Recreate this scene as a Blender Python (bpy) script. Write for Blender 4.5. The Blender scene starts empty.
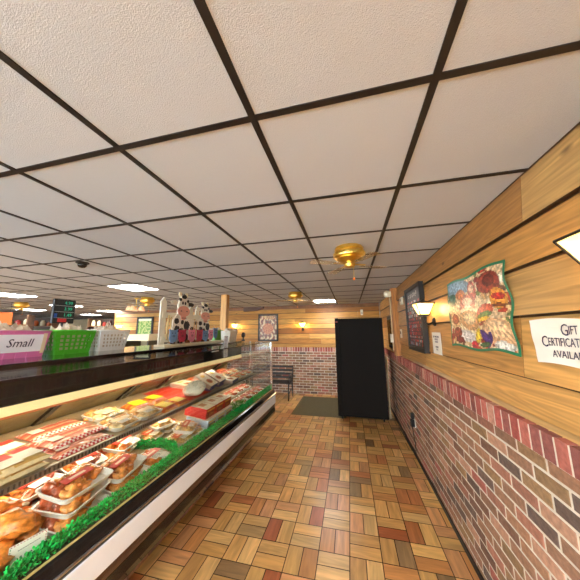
import bpy, bmesh, math, random
from mathutils import Vector, Matrix, Euler, noise
random.seed(7)
PI = math.pi
scn = bpy.context.scene
COL = scn.collection
H = 1.8325          # camera height
CZ = 2.61           # ceiling height

# ------------------------------------------------------------------ helpers
def lin(c):
    out = []
    for v in c[:3]:
        v = v / 255.0
        out.append(v / 12.92 if v <= 0.04045 else ((v + 0.055) / 1.055) ** 2.4)
    return tuple(out) + (1.0,)

class MB:
    def __init__(s):
        s.v = []; s.f = []; s.c = []; s.uv = []; s.m = []
    def face(s, pts, col=(200, 200, 200), uv=None, mi=0):
        b = len(s.v)
        s.v += [tuple(p) for p in pts]
        s.f.append(tuple(range(b, b + len(pts))))
        s.c.append(col); s.uv.append(uv or [(0, 0)] * len(pts)); s.m.append(mi)
    def idx(s, verts, faces, col=(200, 200, 200), mi=0):
        b = len(s.v)
        s.v += [tuple(p) for p in verts]
        for f in faces:
            s.f.append(tuple(i + b for i in f)); s.c.append(col)
            s.uv.append([(0, 0)] * len(f)); s.m.append(mi)
    def box(s, x0, x1, y0, y1, z0, z1, col=(200, 200, 200), M=None, mi=0):
        vs = [Vector((x, y, z)) for x in (x0, x1) for y in (y0, y1) for z in (z0, z1)]
        if M: vs = [M @ v for v in vs]
        fs = [(0, 1, 3, 2), (4, 6, 7, 5), (0, 4, 5, 1), (2, 3, 7, 6), (0, 2, 6, 4), (1, 5, 7, 3)]
        s.idx(vs, fs, col, mi)
    def prism(s, prof, a0, a1, axis='y', col=(200, 200, 200), M=None):
        # prof = 2D outline; axis y: prof in (x,z); axis x: prof in (y,z); axis z: prof in (x,y)
        n = len(prof)
        def P(p, a):
            v = {'y': (p[0], a, p[1]), 'x': (a, p[0], p[1]), 'z': (p[0], p[1], a)}[axis]
            v = Vector(v)
            return M @ v if M else v
        vs = [P(p, a0) for p in prof] + [P(p, a1) for p in prof]
        fs = [tuple(range(n)), tuple(range(2 * n - 1, n - 1, -1))]
        fs += [(i, i + n, (i + 1) % n + n, (i + 1) % n) for i in range(n)]
        s.idx(vs, fs, col)
    def lathe(s, prof, seg=20, M=None, col=(200, 200, 200)):
        n = len(prof); vs = []
        for k in range(seg):
            a = 2 * PI * k / seg
            for r, z in prof:
                v = Vector((r * math.cos(a), r * math.sin(a), z)); vs.append(M @ v if M else v)
        fs = []
        for k in range(seg):
            k2 = (k + 1) % seg
            for i in range(n - 1):
                fs.append((k * n + i, k2 * n + i, k2 * n + i + 1, k * n + i + 1))
        if prof[0][0] > 1e-5: fs.append(tuple(k * n for k in reversed(range(seg))))
        if prof[-1][0] > 1e-5: fs.append(tuple(k * n + n - 1 for k in range(seg)))
        s.idx(vs, fs, col)
    def tube(s, pts, r, seg=8, col=(200, 200, 200)):
        pts = [Vector(p) for p in pts]; vs = []; n = len(pts)
        for i, p in enumerate(pts):
            t = (pts[min(i + 1, n - 1)] - pts[max(i - 1, 0)]).normalized()
            a = Vector((0, 0, 1)) if abs(t.z) < .9 else Vector((1, 0, 0))
            u = t.cross(a).normalized(); w = t.cross(u)
            rr = r[i] if isinstance(r, (list, tuple)) else r
            for k in range(seg):
                an = 2 * PI * k / seg
                vs.append(p + u * rr * math.cos(an) + w * rr * math.sin(an))
        fs = [(i * seg + k, i * seg + (k + 1) % seg, (i + 1) * seg + (k + 1) % seg, (i + 1) * seg + k)
              for i in range(n - 1) for k in range(seg)]
        fs += [tuple(reversed(range(seg))), tuple((n - 1) * seg + k for k in range(seg))]
        s.idx(vs, fs, col)
    def blob(s, c, r, seed=0, amp=.2, col=(200, 200, 200), sub=2, M=None, freq=2.0):
        bm = bmesh.new(); bmesh.ops.create_icosphere(bm, subdivisions=sub, radius=1)
        vs = []
        for v in bm.verts:
            d = 1 + amp * noise.noise(v.co * freq + Vector((seed * 3.7, seed * 1.3, 0)))
            p = Vector((v.co.x * r[0] * d, v.co.y * r[1] * d, v.co.z * r[2] * d))
            if M: p = M @ p
            vs.append(p + Vector(c))
        s.idx(vs, [tuple(v.index for v in f.verts) for f in bm.faces], col); bm.free()
    def build(s, name, mat, parent=None, smooth=False, bevel=0):
        me = bpy.data.meshes.new(name)
        me.from_pydata(s.v, [], s.f)
        ca = me.color_attributes.new('Col', 'FLOAT_COLOR', 'CORNER')
        uvl = me.uv_layers.new(name='UVMap')
        cc = []; uu = []
        cache = {}
        for f, c, uv in zip(s.f, s.c, s.uv):
            l = cache.get(c)
            if l is None: l = cache[c] = lin(c)
            for k in range(len(f)):
                cc += l; uu += uv[k]
        ca.data.foreach_set('color', cc); uvl.data.foreach_set('uv', uu)
        mats = mat if isinstance(mat, (list, tuple)) else [mat]
        for m in mats: me.materials.append(m)
        me.polygons.foreach_set('material_index', s.m)
        me.validate(); me.update()
        bm = bmesh.new(); bm.from_mesh(me)
        if smooth or bevel: bmesh.ops.remove_doubles(bm, verts=bm.verts, dist=1e-5)
        bmesh.ops.recalc_face_normals(bm, faces=bm.faces)
        bm.to_mesh(me); bm.free()
        if smooth: me.shade_smooth()
        o = bpy.data.objects.new(name, me); COL.objects.link(o)
        if smooth == 'angle': me.set_sharp_from_angle(angle=math.radians(40))
        if bevel:
            b = o.modifiers.new('bevel', 'BEVEL'); b.width = bevel; b.segments = 2; b.limit_method = 'ANGLE'
        if parent: o.parent = parent
        return o

def tag(o, label=None, cat=None, group=None, kind=None):
    if label: o['label'] = label
    if cat: o['category'] = cat
    if group: o['group'] = group
    if kind: o['kind'] = kind
    return o
def struct(o): o['kind'] = 'structure'; return o
def thing(name, label, cat, loc=(0, 0, 0), rot=(0, 0, 0), group=None):
    o = bpy.data.objects.new(name, None); COL.objects.link(o)
    o.empty_display_size = .05
    o.location = loc; o.rotation_euler = rot
    return tag(o, label, cat, group)
def dup(root, loc=None, rot=None, label=None, group=None):
    def cp(o, par):
        c = o.copy(); COL.objects.link(c); c.parent = par
        for ch in [k for k in CH.get(o.name, [])]: cp(ch, c)
        return c
    CH = {}
    for o in COL.objects:
        if o.parent: CH.setdefault(o.parent.name, []).append(o)
    r = cp(root, None)
    if loc is not None: r.location = loc
    if rot is not None: r.rotation_euler = rot
    if label: r['label'] = label
    if group: r['group'] = group
    return r

# ------------------------------------------------------------------ materials
def mat(name, col=(200, 200, 200), rough=.5, metal=0, attr=False, var=0, vscale=8, bump=0, bscale=40,
        emit=None, estr=0, coat=0, alpha=None, spec=.5, trans=0):
    m = bpy.data.materials.new(name); m.use_nodes = True
    nt = m.node_tree; N = nt.nodes; L = nt.links
    b = N['Principled BSDF']
    b.inputs['Roughness'].default_value = rough; b.inputs['Metallic'].default_value = metal
    b.inputs['Coat Weight'].default_value = coat; b.inputs['Specular IOR Level'].default_value = spec
    b.inputs['Transmission Weight'].default_value = trans
    if alpha is not None: b.inputs['Alpha'].default_value = alpha
    if attr:
        a = N.new('ShaderNodeAttribute'); a.attribute_name = 'Col'; src = a.outputs['Color']
    else:
        a = N.new('ShaderNodeRGB'); a.outputs[0].default_value = lin(col); src = a.outputs[0]
    tc = N.new('ShaderNodeTexCoord')
    if var or True:
        nz = N.new('ShaderNodeTexNoise'); nz.inputs['Scale'].default_value = vscale; nz.inputs['Detail'].default_value = 4
        L.new(tc.outputs['Object'], nz.inputs['Vector'])
        mr = N.new('ShaderNodeMapRange'); mr.inputs['From Min'].default_value = .3; mr.inputs['From Max'].default_value = .7
        v = max(var, .02)
        mr.inputs['To Min'].default_value = 1 - v; mr.inputs['To Max'].default_value = 1 + v
        L.new(nz.outputs['Fac'], mr.inputs['Value'])
        mx = N.new('ShaderNodeVectorMath'); mx.operation = 'SCALE'
        L.new(src, mx.inputs[0]); L.new(mr.outputs[0], mx.inputs['Scale'])
        L.new(mx.outputs[0], b.inputs['Base Color'])
    if bump:
        n2 = N.new('ShaderNodeTexNoise'); n2.inputs['Scale'].default_value = bscale; n2.inputs['Detail'].default_value = 3
        L.new(tc.outputs['Object'], n2.inputs['Vector'])
        bp = N.new('ShaderNodeBump'); bp.inputs['Strength'].default_value = bump; bp.inputs['Distance'].default_value = .01
        L.new(n2.outputs['Fac'], bp.inputs['Height']); L.new(bp.outputs[0], b.inputs['Normal'])
    if emit:
        b.inputs['Emission Color'].default_value = lin(emit); b.inputs['Emission Strength'].default_value = estr
    return m

def clear_mat(name, tint=(255, 255, 255), gloss=.08, rough=.03, fres=True, opac=0.0, ocol=(255, 255, 255)):
    m = bpy.data.materials.new(name); m.use_nodes = True
    nt = m.node_tree; N = nt.nodes; L = nt.links; N.clear()
    out = N.new('ShaderNodeOutputMaterial'); t = N.new('ShaderNodeBsdfTransparent'); g = N.new('ShaderNodeBsdfGlossy')
    t.inputs[0].default_value = lin(tint); g.inputs['Roughness'].default_value = rough
    mx = N.new('ShaderNodeMixShader')
    if fres:
        lw = N.new('ShaderNodeLayerWeight'); lw.inputs['Blend'].default_value = .25
        mr = N.new('ShaderNodeMapRange'); mr.inputs['To Min'].default_value = gloss; mr.inputs['To Max'].default_value = gloss + .2
        L.new(lw.outputs['Fresnel'], mr.inputs['Value']); L.new(mr.outputs[0], mx.inputs[0])
    else: mx.inputs[0].default_value = gloss
    L.new(t.outputs[0], mx.inputs[1]); L.new(g.outputs[0], mx.inputs[2])
    last = mx
    if opac:
        d = N.new('ShaderNodeBsdfDiffuse'); d.inputs[0].default_value = lin(ocol)
        m2 = N.new('ShaderNodeMixShader'); m2.inputs[0].default_value = opac
        L.new(mx.outputs[0], m2.inputs[1]); L.new(d.outputs[0], m2.inputs[2]); last = m2
    L.new(last.outputs[0], out.inputs[0])
    return m

def wood_mat(name, dark=.62, su=1.3, sv=16, rough=.45, bump=.25, knots=True, ring=.35, uselin=True):
    # tint from colour attribute, grain from UV (u along the board, in metres)
    m = bpy.data.materials.new(name); m.use_nodes = True
    nt = m.node_tree; N = nt.nodes; L = nt.links; b = N['Principled BSDF']
    b.inputs['Roughness'].default_value = rough
    a = N.new('ShaderNodeAttribute'); a.attribute_name = 'Col'
    uv = N.new('ShaderNodeUVMap'); uv.uv_map = 'UVMap'
    mp = N.new('ShaderNodeMapping'); mp.inputs['Scale'].default_value = (su, sv, 1)
    L.new(uv.outputs[0], mp.inputs[0])
    n1 = N.new('ShaderNodeTexNoise'); n1.inputs['Scale'].default_value = 1.0; n1.inputs['Detail'].default_value = 5
    n1.inputs['Distortion'].default_value = .6
    L.new(mp.outputs[0], n1.inputs['Vector'])
    # cathedral rings
    mp2 = N.new('ShaderNodeMapping'); mp2.inputs['Scale'].default_value = (su * .5, sv * .28, 1)
    L.new(uv.outputs[0], mp2.inputs[0])
    n2 = N.new('ShaderNodeTexNoise'); n2.inputs['Scale'].default_value = 1.0; n2.inputs['Detail'].default_value = 1
    L.new(mp2.outputs[0], n2.inputs['Vector'])
    mu = N.new('ShaderNodeMath'); mu.operation = 'MULTIPLY'; mu.inputs[1].default_value = 60
    L.new(n2.outputs['Fac'], mu.inputs[0])
    si = N.new('ShaderNodeMath'); si.operation = 'SINE'; L.new(mu.outputs[0], si.inputs[0])
    mr = N.new('ShaderNodeMapRange'); mr.inputs['From Min'].default_value = -1; mr.inputs['From Max'].default_value = 1
    mr.inputs['To Min'].default_value = 1 - ring * .5; mr.inputs['To Max'].default_value = 1.0
    L.new(si.outputs[0], mr.inputs['Value'])
    mr1 = N.new('ShaderNodeMapRange'); mr1.inputs['From Min'].default_value = .3; mr1.inputs['From Max'].default_value = .7
    mr1.inputs['To Min'].default_value = dark; mr1.inputs['To Max'].default_value = 1.12
    L.new(n1.outputs['Fac'], mr1.inputs['Value'])
    mm = N.new('ShaderNodeMath'); mm.operation = 'MULTIPLY'; L.new(mr.outputs[0], mm.inputs[0]); L.new(mr1.outputs[0], mm.inputs[1])
    fac = mm.outputs[0]
    if knots:
        mp3 = N.new('ShaderNodeMapping'); mp3.inputs['Scale'].default_value = (2.0, 4.0, 1); L.new(uv.outputs[0], mp3.inputs[0])
        vo = N.new('ShaderNodeTexVoronoi'); vo.inputs['Scale'].default_value = 1.0; L.new(mp3.outputs[0], vo.inputs['Vector'])
        mk = N.new('ShaderNodeMapRange'); mk.inputs['From Min'].default_value = .025; mk.inputs['From Max'].default_value = .085
        mk.inputs['To Min'].default_value = .35; mk.inputs['To Max'].default_value = 1
        L.new(vo.outputs['Distance'], mk.inputs['Value'])
        m3 = N.new('ShaderNodeMath'); m3.operation = 'MULTIPLY'; L.new(fac, m3.inputs[0]); L.new(mk.outputs[0], m3.inputs[1]); fac = m3.outputs[0]
    # darker grain shifts to brown: power on channels
    gm = N.new('ShaderNodeVectorMath'); gm.operation = 'SCALE'
    L.new(a.outputs['Color'], gm.inputs[0]); L.new(fac, gm.inputs['Scale'])
    L.new(gm.outputs[0], b.inputs['Base Color'])
    bp = N.new('ShaderNodeBump'); bp.inputs['Strength'].default_value = bump; bp.inputs['Distance'].default_value = .004
    L.new(fac, bp.inputs['Height']); L.new(bp.outputs[0], b.inputs['Normal'])
    return m

M_plank = wood_mat('plank_wood', su=1.6, sv=38, dark=.7, ring=.4, bump=.3)
M_floor = wood_mat('floor_block', dark=.72, su=3, sv=26, rough=.33, bump=.12, knots=False, ring=.12)
M_brick = mat('brick', attr=True, rough=.8, var=.22, vscale=35, bump=.6, bscale=70)
M_mortar = mat('mortar', (216, 204, 186), rough=.9, var=.1, bump=.4, bscale=80)
M_grout = mat('floor_grout', (66, 48, 30), rough=.7, var=.1)
M_ceil = mat('ceiling_tile', (184, 187, 191), rough=.9, var=.04, vscale=420, bump=.3, bscale=330)
M_bar = mat('black_metal_bar', (24, 17, 13), rough=.55)
M_paint = mat('painted', attr=True, rough=.55, var=.03, vscale=20)
M_gpaint = mat('glossy_painted', attr=True, rough=.25, var=.02, vscale=20)
M_print = mat('printed', attr=True, rough=.35, var=.03, vscale=30)
M_paper = mat('paper', (236, 230, 216), rough=.8, var=.03)
M_ink = mat('ink', (52, 40, 70), rough=.7)
M_black = mat('black_enamel', (22, 20, 20), rough=.12, coat=.4)
M_blackm = mat('black_matte', (30, 28, 28), rough=.5, var=.06)
M_fridge = mat('fridge_black', (26, 23, 21), rough=.7, var=.08, vscale=2, spec=.15)
M_chrome = mat('chrome', (215, 215, 220), rough=.13, metal=1)
M_steel = mat('steel', (165, 160, 150), rough=.32, metal=1, var=.05)
M_brass = mat('brass', (236, 200, 104), rough=.3, metal=1, var=.08, vscale=30, bump=.3, bscale=60)
M_white = mat('white_enamel', (236, 244, 252), rough=.55)
M_brown = mat('brown_vinyl', (92, 66, 48), rough=.35, var=.1)
M_cream = mat('cream_enamel', (228, 210, 160), rough=.4, emit=(255, 226, 160), estr=.22)
M_tube = mat('fluorescent_tube', (255, 245, 220), emit=(255, 244, 222), estr=11)
M_panel = mat('light_panel', (255, 250, 240), emit=(255, 252, 250), estr=15.0)
M_bulb = mat('lit_bulb', (255, 220, 150), emit=(255, 206, 120), estr=45)
M_lglass = mat('lit_lantern_glass', (250, 225, 150), rough=.3, emit=(255, 216, 120), estr=1.1, alpha=.5)
M_glass = clear_mat('case_glass', (252, 254, 252), gloss=.01, rough=.0)
M_eglass = clear_mat('end_glass_pane', (244, 250, 255), gloss=.16, rough=.04)
M_acry = clear_mat('clear_acrylic', (252, 248, 236), gloss=.08, rough=.15, opac=.12, ocol=(250, 240, 210))
M_wrap = clear_mat('plastic_film', (255, 255, 255), gloss=.03, rough=.06)
M_bagp = clear_mat('clear_bag', (245, 235, 220), gloss=.12, rough=.25, opac=.6, ocol=(236, 222, 200))
M_foam = mat('foam_tray', (236, 234, 226), rough=.6)
M_meat = mat('meat', attr=True, rough=.35, var=.45, vscale=45, bump=.5, bscale=55, coat=.25)
M_leaf = mat('plastic_parsley', attr=True, rough=.4)
M_door = mat('case_back_door', (126, 114, 78), rough=.25, var=.45, vscale=3.5)
M_deck = mat('deck_metal', (168, 148, 116), rough=.45, metal=.1, var=.1)
M_mat = mat('rubber_mat', (104, 94, 66), rough=.85, var=.2, vscale=60, bump=.6, bscale=120)
M_plast = mat('plastic_basket', attr=True, rough=.32)
M_iron = mat('cast_iron', (26, 22, 20), rough=.4)
M_wallwhite = mat('plaster', (205, 185, 150), rough=.8, var=.05)
M_extfl = mat('plain_brown_floor', (150, 108, 62), rough=.5, var=.15)

# ------------------------------------------------------------------ writing and painted sheets
FR = {'x-': (Vector((0, -1, 0)), Vector((0, 0, 1)), Vector((-1, 0, 0))),
      'x+': (Vector((0, 1, 0)), Vector((0, 0, 1)), Vector((1, 0, 0))),
      'y-': (Vector((1, 0, 0)), Vector((0, 0, 1)), Vector((0, -1, 0)))}
def text(body, size, origin, frame, mt, parent=None, name='lettering', sx=1.0, align='CENTER', shear=0, weight=0):
    R, U, Nn = frame if not isinstance(frame, str) else FR[frame]
    cu = bpy.data.curves.new(name, 'FONT'); cu.body = body; cu.size = size; cu.align_x = align; cu.align_y = 'CENTER'
    cu.shear = shear; cu.offset = weight; cu.extrude = .0004; cu.resolution_u = 2
    to = bpy.data.objects.new('tmp', cu); COL.objects.link(to)
    bpy.context.view_layer.update()
    me = bpy.data.meshes.new_from_object(to.evaluated_get(bpy.context.evaluated_depsgraph_get()))
    bpy.data.objects.remove(to)
    O = Vector(origin)
    Mx = Matrix((( R.x * sx, U.x, Nn.x, O.x), (R.y * sx, U.y, Nn.y, O.y), (R.z * sx, U.z, Nn.z, O.z), (0, 0, 0, 1)))
    me.transform(Mx); me.materials.clear(); me.materials.append(mt)
    o = bpy.data.objects.new(name, me); COL.objects.link(o)
    if parent: o.parent = parent
    return o
def sheet(name, mt, origin, frame, w, h, fn, nx, ny, parent=None, wave=0, thick=.002, warp=None):
    # origin = lower-left as the viewer sees it
    R, U, Nn = FR[frame] if isinstance(frame, str) else frame
    O = Vector(origin); mb = MB()
    def P(i, j, t):
        u, v = i / nx, j / ny
        du, dv = warp(u, v) if warp else (0, 0)
        d = wave * (math.sin(u * 9 + v * 3) * .5 + math.sin(v * 11 + 1 + u * 4) * .5) + t + wave
        return O + R * (u * w + du) + U * (v * h + dv) + Nn * d
    vs = [P(i, j, thick) for j in range(ny + 1) for i in range(nx + 1)]
    b = 0
    mb.v += [tuple(p) for p in vs]
    for j in range(ny):
        for i in range(nx):
            a = j * (nx + 1) + i
            mb.f.append((a, a + 1, a + nx + 2, a + nx + 1)); mb.c.append(fn((i + .5) / nx, (j + .5) / ny))
            mb.uv.append([(0, 0)] * 4); mb.m.append(0)
    # back and rim
    for j in range(ny):
        for i in (0, nx):
            p, q = P(i, j, thick), P(i, j + 1, thick); p2, q2 = P(i, j, 0), P(i, j + 1, 0)
            mb.face([p, q, q2, p2], fn(min(i, nx - .5) / nx, (j + .5) / ny))
    for i in range(nx):
        for j in (0, ny):
            p, q = P(i, j, thick), P(i + 1, j, thick); p2, q2 = P(i, j, 0), P(i + 1, j, 0)
            mb.face([p, q, q2, p2], fn((i + .5) / nx, min(j, ny - .5) / ny))
    me_o = mb.build(name, mt, parent)
    return me_o

# ------------------------------------------------------------------ CAMERA
cam_d = bpy.data.cameras.new('camera'); cam_d.sensor_width = 36; cam_d.lens = 243.33 * 36 / 580
cam_d.clip_start = .02; cam_d.clip_end = 100
cam = bpy.data.objects.new('camera', cam_d); COL.objects.link(cam)
r = Vector((0.97200552, 0.2347557, -0.00974854)); u = Vector((0.04805489, -0.15801515, 0.98626667)); f = Vector((-0.2299913, 0.95912511, 0.16487275))
cam.matrix_world = Matrix(((r.x, u.x, -f.x, 0), (r.y, u.y, -f.y, 0), (r.z, u.z, -f.z, H), (0, 0, 0, 1)))
scn.camera = cam

# ------------------------------------------------------------------ SETTING
XL, YB, YF, YFAR, XRET = -19.5, 7.45, -3.0, 11.2, -8.6
XW = .895     # plank wall plane
XB = .86      # brick face
# floor
P_ = .2545; FX0, FY0 = -.087, 2.886
fl = MB()
pal = [((226, 178, 108), 6), ((218, 166, 98), 6), ((232, 188, 122), 5), ((206, 144, 84), 3), ((196, 124, 74), 1.4), ((176, 98, 58), .6), ((176, 142, 92), 1.4), ((150, 118, 80), .6), ((216, 158, 106), 3)]
def pick(pl):
    t = random.uniform(0, sum(w for _, w in pl))
    for c, w in pl:
        t -= w
        if t <= 0: break
    k = random.uniform(.93, 1.07)
    return tuple(int(min(255, v * k)) for v in c)
g = .0036
i0, i1 = int((-6.5 - FX0) / P_), int((XB - FX0) / P_) + 1
j0, j1 = int((-2.2 - FY0) / P_), int((YB - FY0) / P_) + 1
for i in range(i0, i1 + 1):
    for j in range(j0, j1 + 1):
        x, y = FX0 + i * P_, FY0 - P_ + j * P_
        for h in (0, 1):
            if (i + j) % 2 == 0: a0, a1, b0, b1 = x + h * P_ / 2, x + (h + 1) * P_ / 2, y, y + P_
            else: a0, a1, b0, b1 = x, x + P_, y + h * P_ / 2, y + (h + 1) * P_ / 2
            a0 += g; a1 -= g; b0 += g; b1 -= g
            a1 = min(a1, XB); b1 = min(b1, YB)
            if a1 <= a0 or b1 <= b0: continue
            ou, ov = random.uniform(0, 50), random.uniform(0, 50)
            if (i + j) % 2 == 0: uv = [(ou, ov), (ou, ov + .12), (ou + .25, ov + .12), (ou + .25, ov)]
            else: uv = [(ou, ov), (ou + .25, ov), (ou + .25, ov + .12), (ou, ov + .12)]
            fl.face([(a0, b0, 0), (a1, b0, 0), (a1, b1, 0), (a0, b1, 0)], pick(pal), uv)
fb = MB(); fb.box(XL, XB + .2, YF, YFAR, -.2, -.003)
floor = struct(fb.build('floor', M_grout))
fl.build('parquet_block_paving', M_floor, floor)
fe = MB(); fe.box(XL, -6.6, YF, YFAR, -.003, .0); fe.build('plain_floor_area', M_extfl, floor)
# ceiling
cb = MB(); cb.face([(XL, YF, CZ), (XW + .1, YF, CZ), (XW + .1, YFAR, CZ), (XL, YFAR, CZ)]); cb.face([(XL, YF, CZ + .1), (XW + .1, YF, CZ + .1), (XW + .1, YFAR, CZ + .1), (XL, YFAR, CZ + .1)])
ceiling = struct(cb.build('ceiling', M_ceil))
gb = MB(); GX0, GY0, T = -1.529, .7305, .6096
i = math.ceil((XL - GX0) / T)
while GX0 + i * T < XW: gb.box(GX0 + i * T - .0125, GX0 + i * T + .0125, YF, YFAR, CZ - .005, CZ + .01); i += 1
j = math.ceil((YF - GY0) / T)
while GY0 + j * T < YFAR: gb.box(XL, XW, GY0 + j * T - .012, GY0 + j * T + .012, CZ - .0045, CZ + .01); j += 1
gb.build('ceiling_grid', M_bar, ceiling)

# planks
ppal = [((210, 158, 90), 4), ((198, 144, 78), 4), ((218, 170, 104), 3), ((182, 128, 68), 2)]
def planks(axis, bounds, a0, a1, plane, sgn, mb, pl=ppal, seglen=3.4):
    # axis: the direction the boards run; plane: coordinate of wall; sgn: direction the wall faces
    for k in range(len(bounds) - 1):
        z0, z1 = bounds[k], bounds[k + 1]
        a = a0 + random.uniform(-seglen, 0)
        while a < a1:
            l = random.uniform(.75, 1.25) * seglen; s, e = max(a, a0), min(a + l, a1) - .002; a += l
            if e <= s: continue
            c = pick(pl); ou, ov = random.uniform(0, 60), random.uniform(0, 60)
            def V(t, z, d): return (plane + sgn * d, t, z) if axis == 'y' else (t, plane + sgn * d, z)
            dl, dh = .026, .0
            mb.face([V(s, z0, dl), V(e, z0, dl), V(e, z1, dh), V(s, z1, dh)], c, [(ou + s, ov), (ou + e, ov), (ou + e, ov + z1 - z0), (ou + s, ov + z1 - z0)])
            mb.face([V(s, z0, 0), V(e, z0, 0), V(e, z0, dl), V(s, z0, dl)], (60, 38, 20), [(ou, ov)] * 4)  # underside coloured near black to deepen the shadow below the lap
            mb.face([V(s, z1 - .012, dh + .0045), V(e, z1 - .012, dh + .0045), V(e, z1, dh + .002), V(s, z1, dh + .002)], (84, 54, 30), [(ou, ov)] * 4)  # dark strip along the board top stands in for the lap's shadow line
            for t in (s, e): mb.face([V(t, z0, 0), V(t, z0, dl), V(t, z1, dh), V(t, z1, 0)], (120, 80, 40), [(ou, ov)] * 4)
bpal = [((148, 110, 86), 3), ((160, 118, 90), 3), ((126, 92, 74), 2), ((164, 112, 92), 2), ((184, 140, 114), 2), ((108, 88, 78), 1.5), ((150, 118, 84), 2), ((166, 98, 86), .7)]
rpal = [((172, 88, 78), 3), ((186, 108, 94), 2), ((146, 86, 78), 2), ((200, 146, 126), 1.6)]
def bricks(axis, a0, a1, z1, cap, plane, sgn, depth, mb):
    def B(s, e, q0, q1, c, d):
        a, b = (plane, plane - sgn * .03)
        lo, hi = min(a, b), max(a, b)
        # small bevelled front
        e_ = .0025
        def V(t, z, dd): return (plane - sgn * dd, t, z) if axis == 'y' else (t, plane - sgn * dd, z)
        fr = [V(s + e_, q0 + e_, 0), V(e - e_, q0 + e_, 0), V(e - e_, q1 - e_, 0), V(s + e_, q1 - e_, 0)]
        bk = [V(s, q0, e_), V(e, q0, e_), V(e, q1, e_), V(s, q1, e_)]
        bb = [V(s, q0, d), V(e, q0, d), V(e, q1, d), V(s, q1, d)]
        mb.idx(fr + bk + bb, [(0, 1, 2, 3)] + [(i, (i + 1) % 4, (i + 1) % 4 + 4, i + 4) for i in range(4)] + [(i + 4, (i + 1) % 4 + 4, (i + 1) % 4 + 8, i + 8) for i in range(4)], c)
    z = .008; k = 0; bh, bl = .064, .2
    n = round((z1 - .008) / .0765); ph = (z1 - .004) / n
    for k in range(n):
        z = .004 + k * ph
        a = a0 - (k % 2) * .105 - .02
        while a < a1:
            s, e = max(a, a0), min(a + bl, a1)
            if e - s > .02: B(s, e, z + .004, z + ph - .01, pick(bpal), .02)
            a += bl + .015
    a = a0
    while a < a1 - .02:
        B(a, min(a + .064, a1), z1 + .006, cap, pick(rpal), depth); a += .0765
# right wall
RL = 1.365
rb = MB(); rb.box(XB + .003, XB + .3, YF, YB, 0, RL - .006)
rb.box(XW, XW + .2, YF, YB, RL - .01, CZ)
wall_r = struct(rb.build('wall_right', M_mortar))
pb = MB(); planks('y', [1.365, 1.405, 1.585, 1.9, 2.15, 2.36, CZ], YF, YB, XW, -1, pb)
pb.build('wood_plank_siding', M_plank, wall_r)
bb = MB(); bricks('y', -1.6, YB - .01, 1.245, 1.25, XB, -1, .05, bb)
a = -1.6
while a < YB - .08:
    bb.box(XB - .028, XW, a, a + .064, 1.252, RL + .004, pick(rpal)); a += .0765
bb2 = MB(); bb2.box(XB - .0265, XW, -1.6, YB - .01, 1.25, RL); bb2.build('ledge_mortar', M_mortar, wall_r); bb.build('brickwork', M_brick, wall_r)
# back wall
kb = MB(); kb.box(XRET, XB + .1, YB + .003, YB + .2, 0, CZ)
wall_b = struct(kb.build('wall_back', M_mortar))
bbk = MB(); bricks('x', -4.4, XB, 1.2, 1.335, YB, -1, .05, bbk); bbk.build('brickwork', M_brick, wall_b)
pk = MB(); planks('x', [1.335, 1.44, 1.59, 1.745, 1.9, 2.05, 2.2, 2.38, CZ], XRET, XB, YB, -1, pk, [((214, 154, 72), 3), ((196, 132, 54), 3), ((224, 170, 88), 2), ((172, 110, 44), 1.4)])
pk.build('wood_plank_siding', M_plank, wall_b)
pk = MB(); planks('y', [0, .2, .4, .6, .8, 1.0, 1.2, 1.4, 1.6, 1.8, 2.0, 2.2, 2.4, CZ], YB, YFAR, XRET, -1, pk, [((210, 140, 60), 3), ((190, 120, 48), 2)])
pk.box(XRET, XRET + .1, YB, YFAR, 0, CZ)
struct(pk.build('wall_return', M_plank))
fw = MB(); fw.box(XL, XRET, YFAR, YFAR + .1, 0, CZ); struct(fw.build('wall_far', M_wallwhite))
lw = MB(); lw.box(XL - .1, XL, YF, YFAR + .1, 0, CZ); struct(lw.build('wall_left', M_wallwhite))
# front wall behind the camera; unseen window openings added to let daylight in
fr = MB()
added_wins = [(-18.5, -14.5), (-13.5, -9.5), (-8.5, -5.0), (-4.2, -.9), (-.5, .6)]
xs = [XL] + [v for w in added_wins for v in w] + [XW + .3]
for k in range(0, len(xs), 2): fr.box(xs[k], xs[k + 1], YF - .15, YF, 0, CZ)
for w in added_wins: fr.box(w[0], w[1], YF - .15, YF, 0, .6); fr.box(w[0], w[1], YF - .15, YF, 2.45, CZ)
struct(fr.build('wall_front', M_wallwhite))
for n, w in enumerate(added_wins):
    wb = MB()
    for a in (w[0], w[1] - .05): wb.box(a, a + .05, YF - .1, YF - .03, .6, 2.45)
    wb.box(w[0], w[1], YF - .1, YF - .03, .6, .65); wb.box(w[0], w[1], YF - .1, YF - .03, 2.4, 2.45)
    wb.box((w[0] + w[1]) / 2 - .02, (w[0] + w[1]) / 2 + .02, YF - .1, YF - .03, .6, 2.45)
    wo = struct(wb.build('added_window_%d' % (n + 1), M_blackm))
    pb2 = MB(); pb2.box(w[0] + .04, w[1] - .04, YF - .07, YF - .064, .64, 2.41); pb2.build('pane', M_glass, wo)

# trims
tb = MB(); tb.box(XRET, XB, YB - .035, YB - .022, 2.5, CZ, (120, 76, 36)); struct(tb.build('trim_1', mat('dark_wood_trim', (128, 80, 38), rough=.5, var=.2)))
tb = MB(); tb.box(XB - .012, XB, -1.6, YB, 0, .045); struct(tb.build('baseboard_right', M_blackm))

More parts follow.
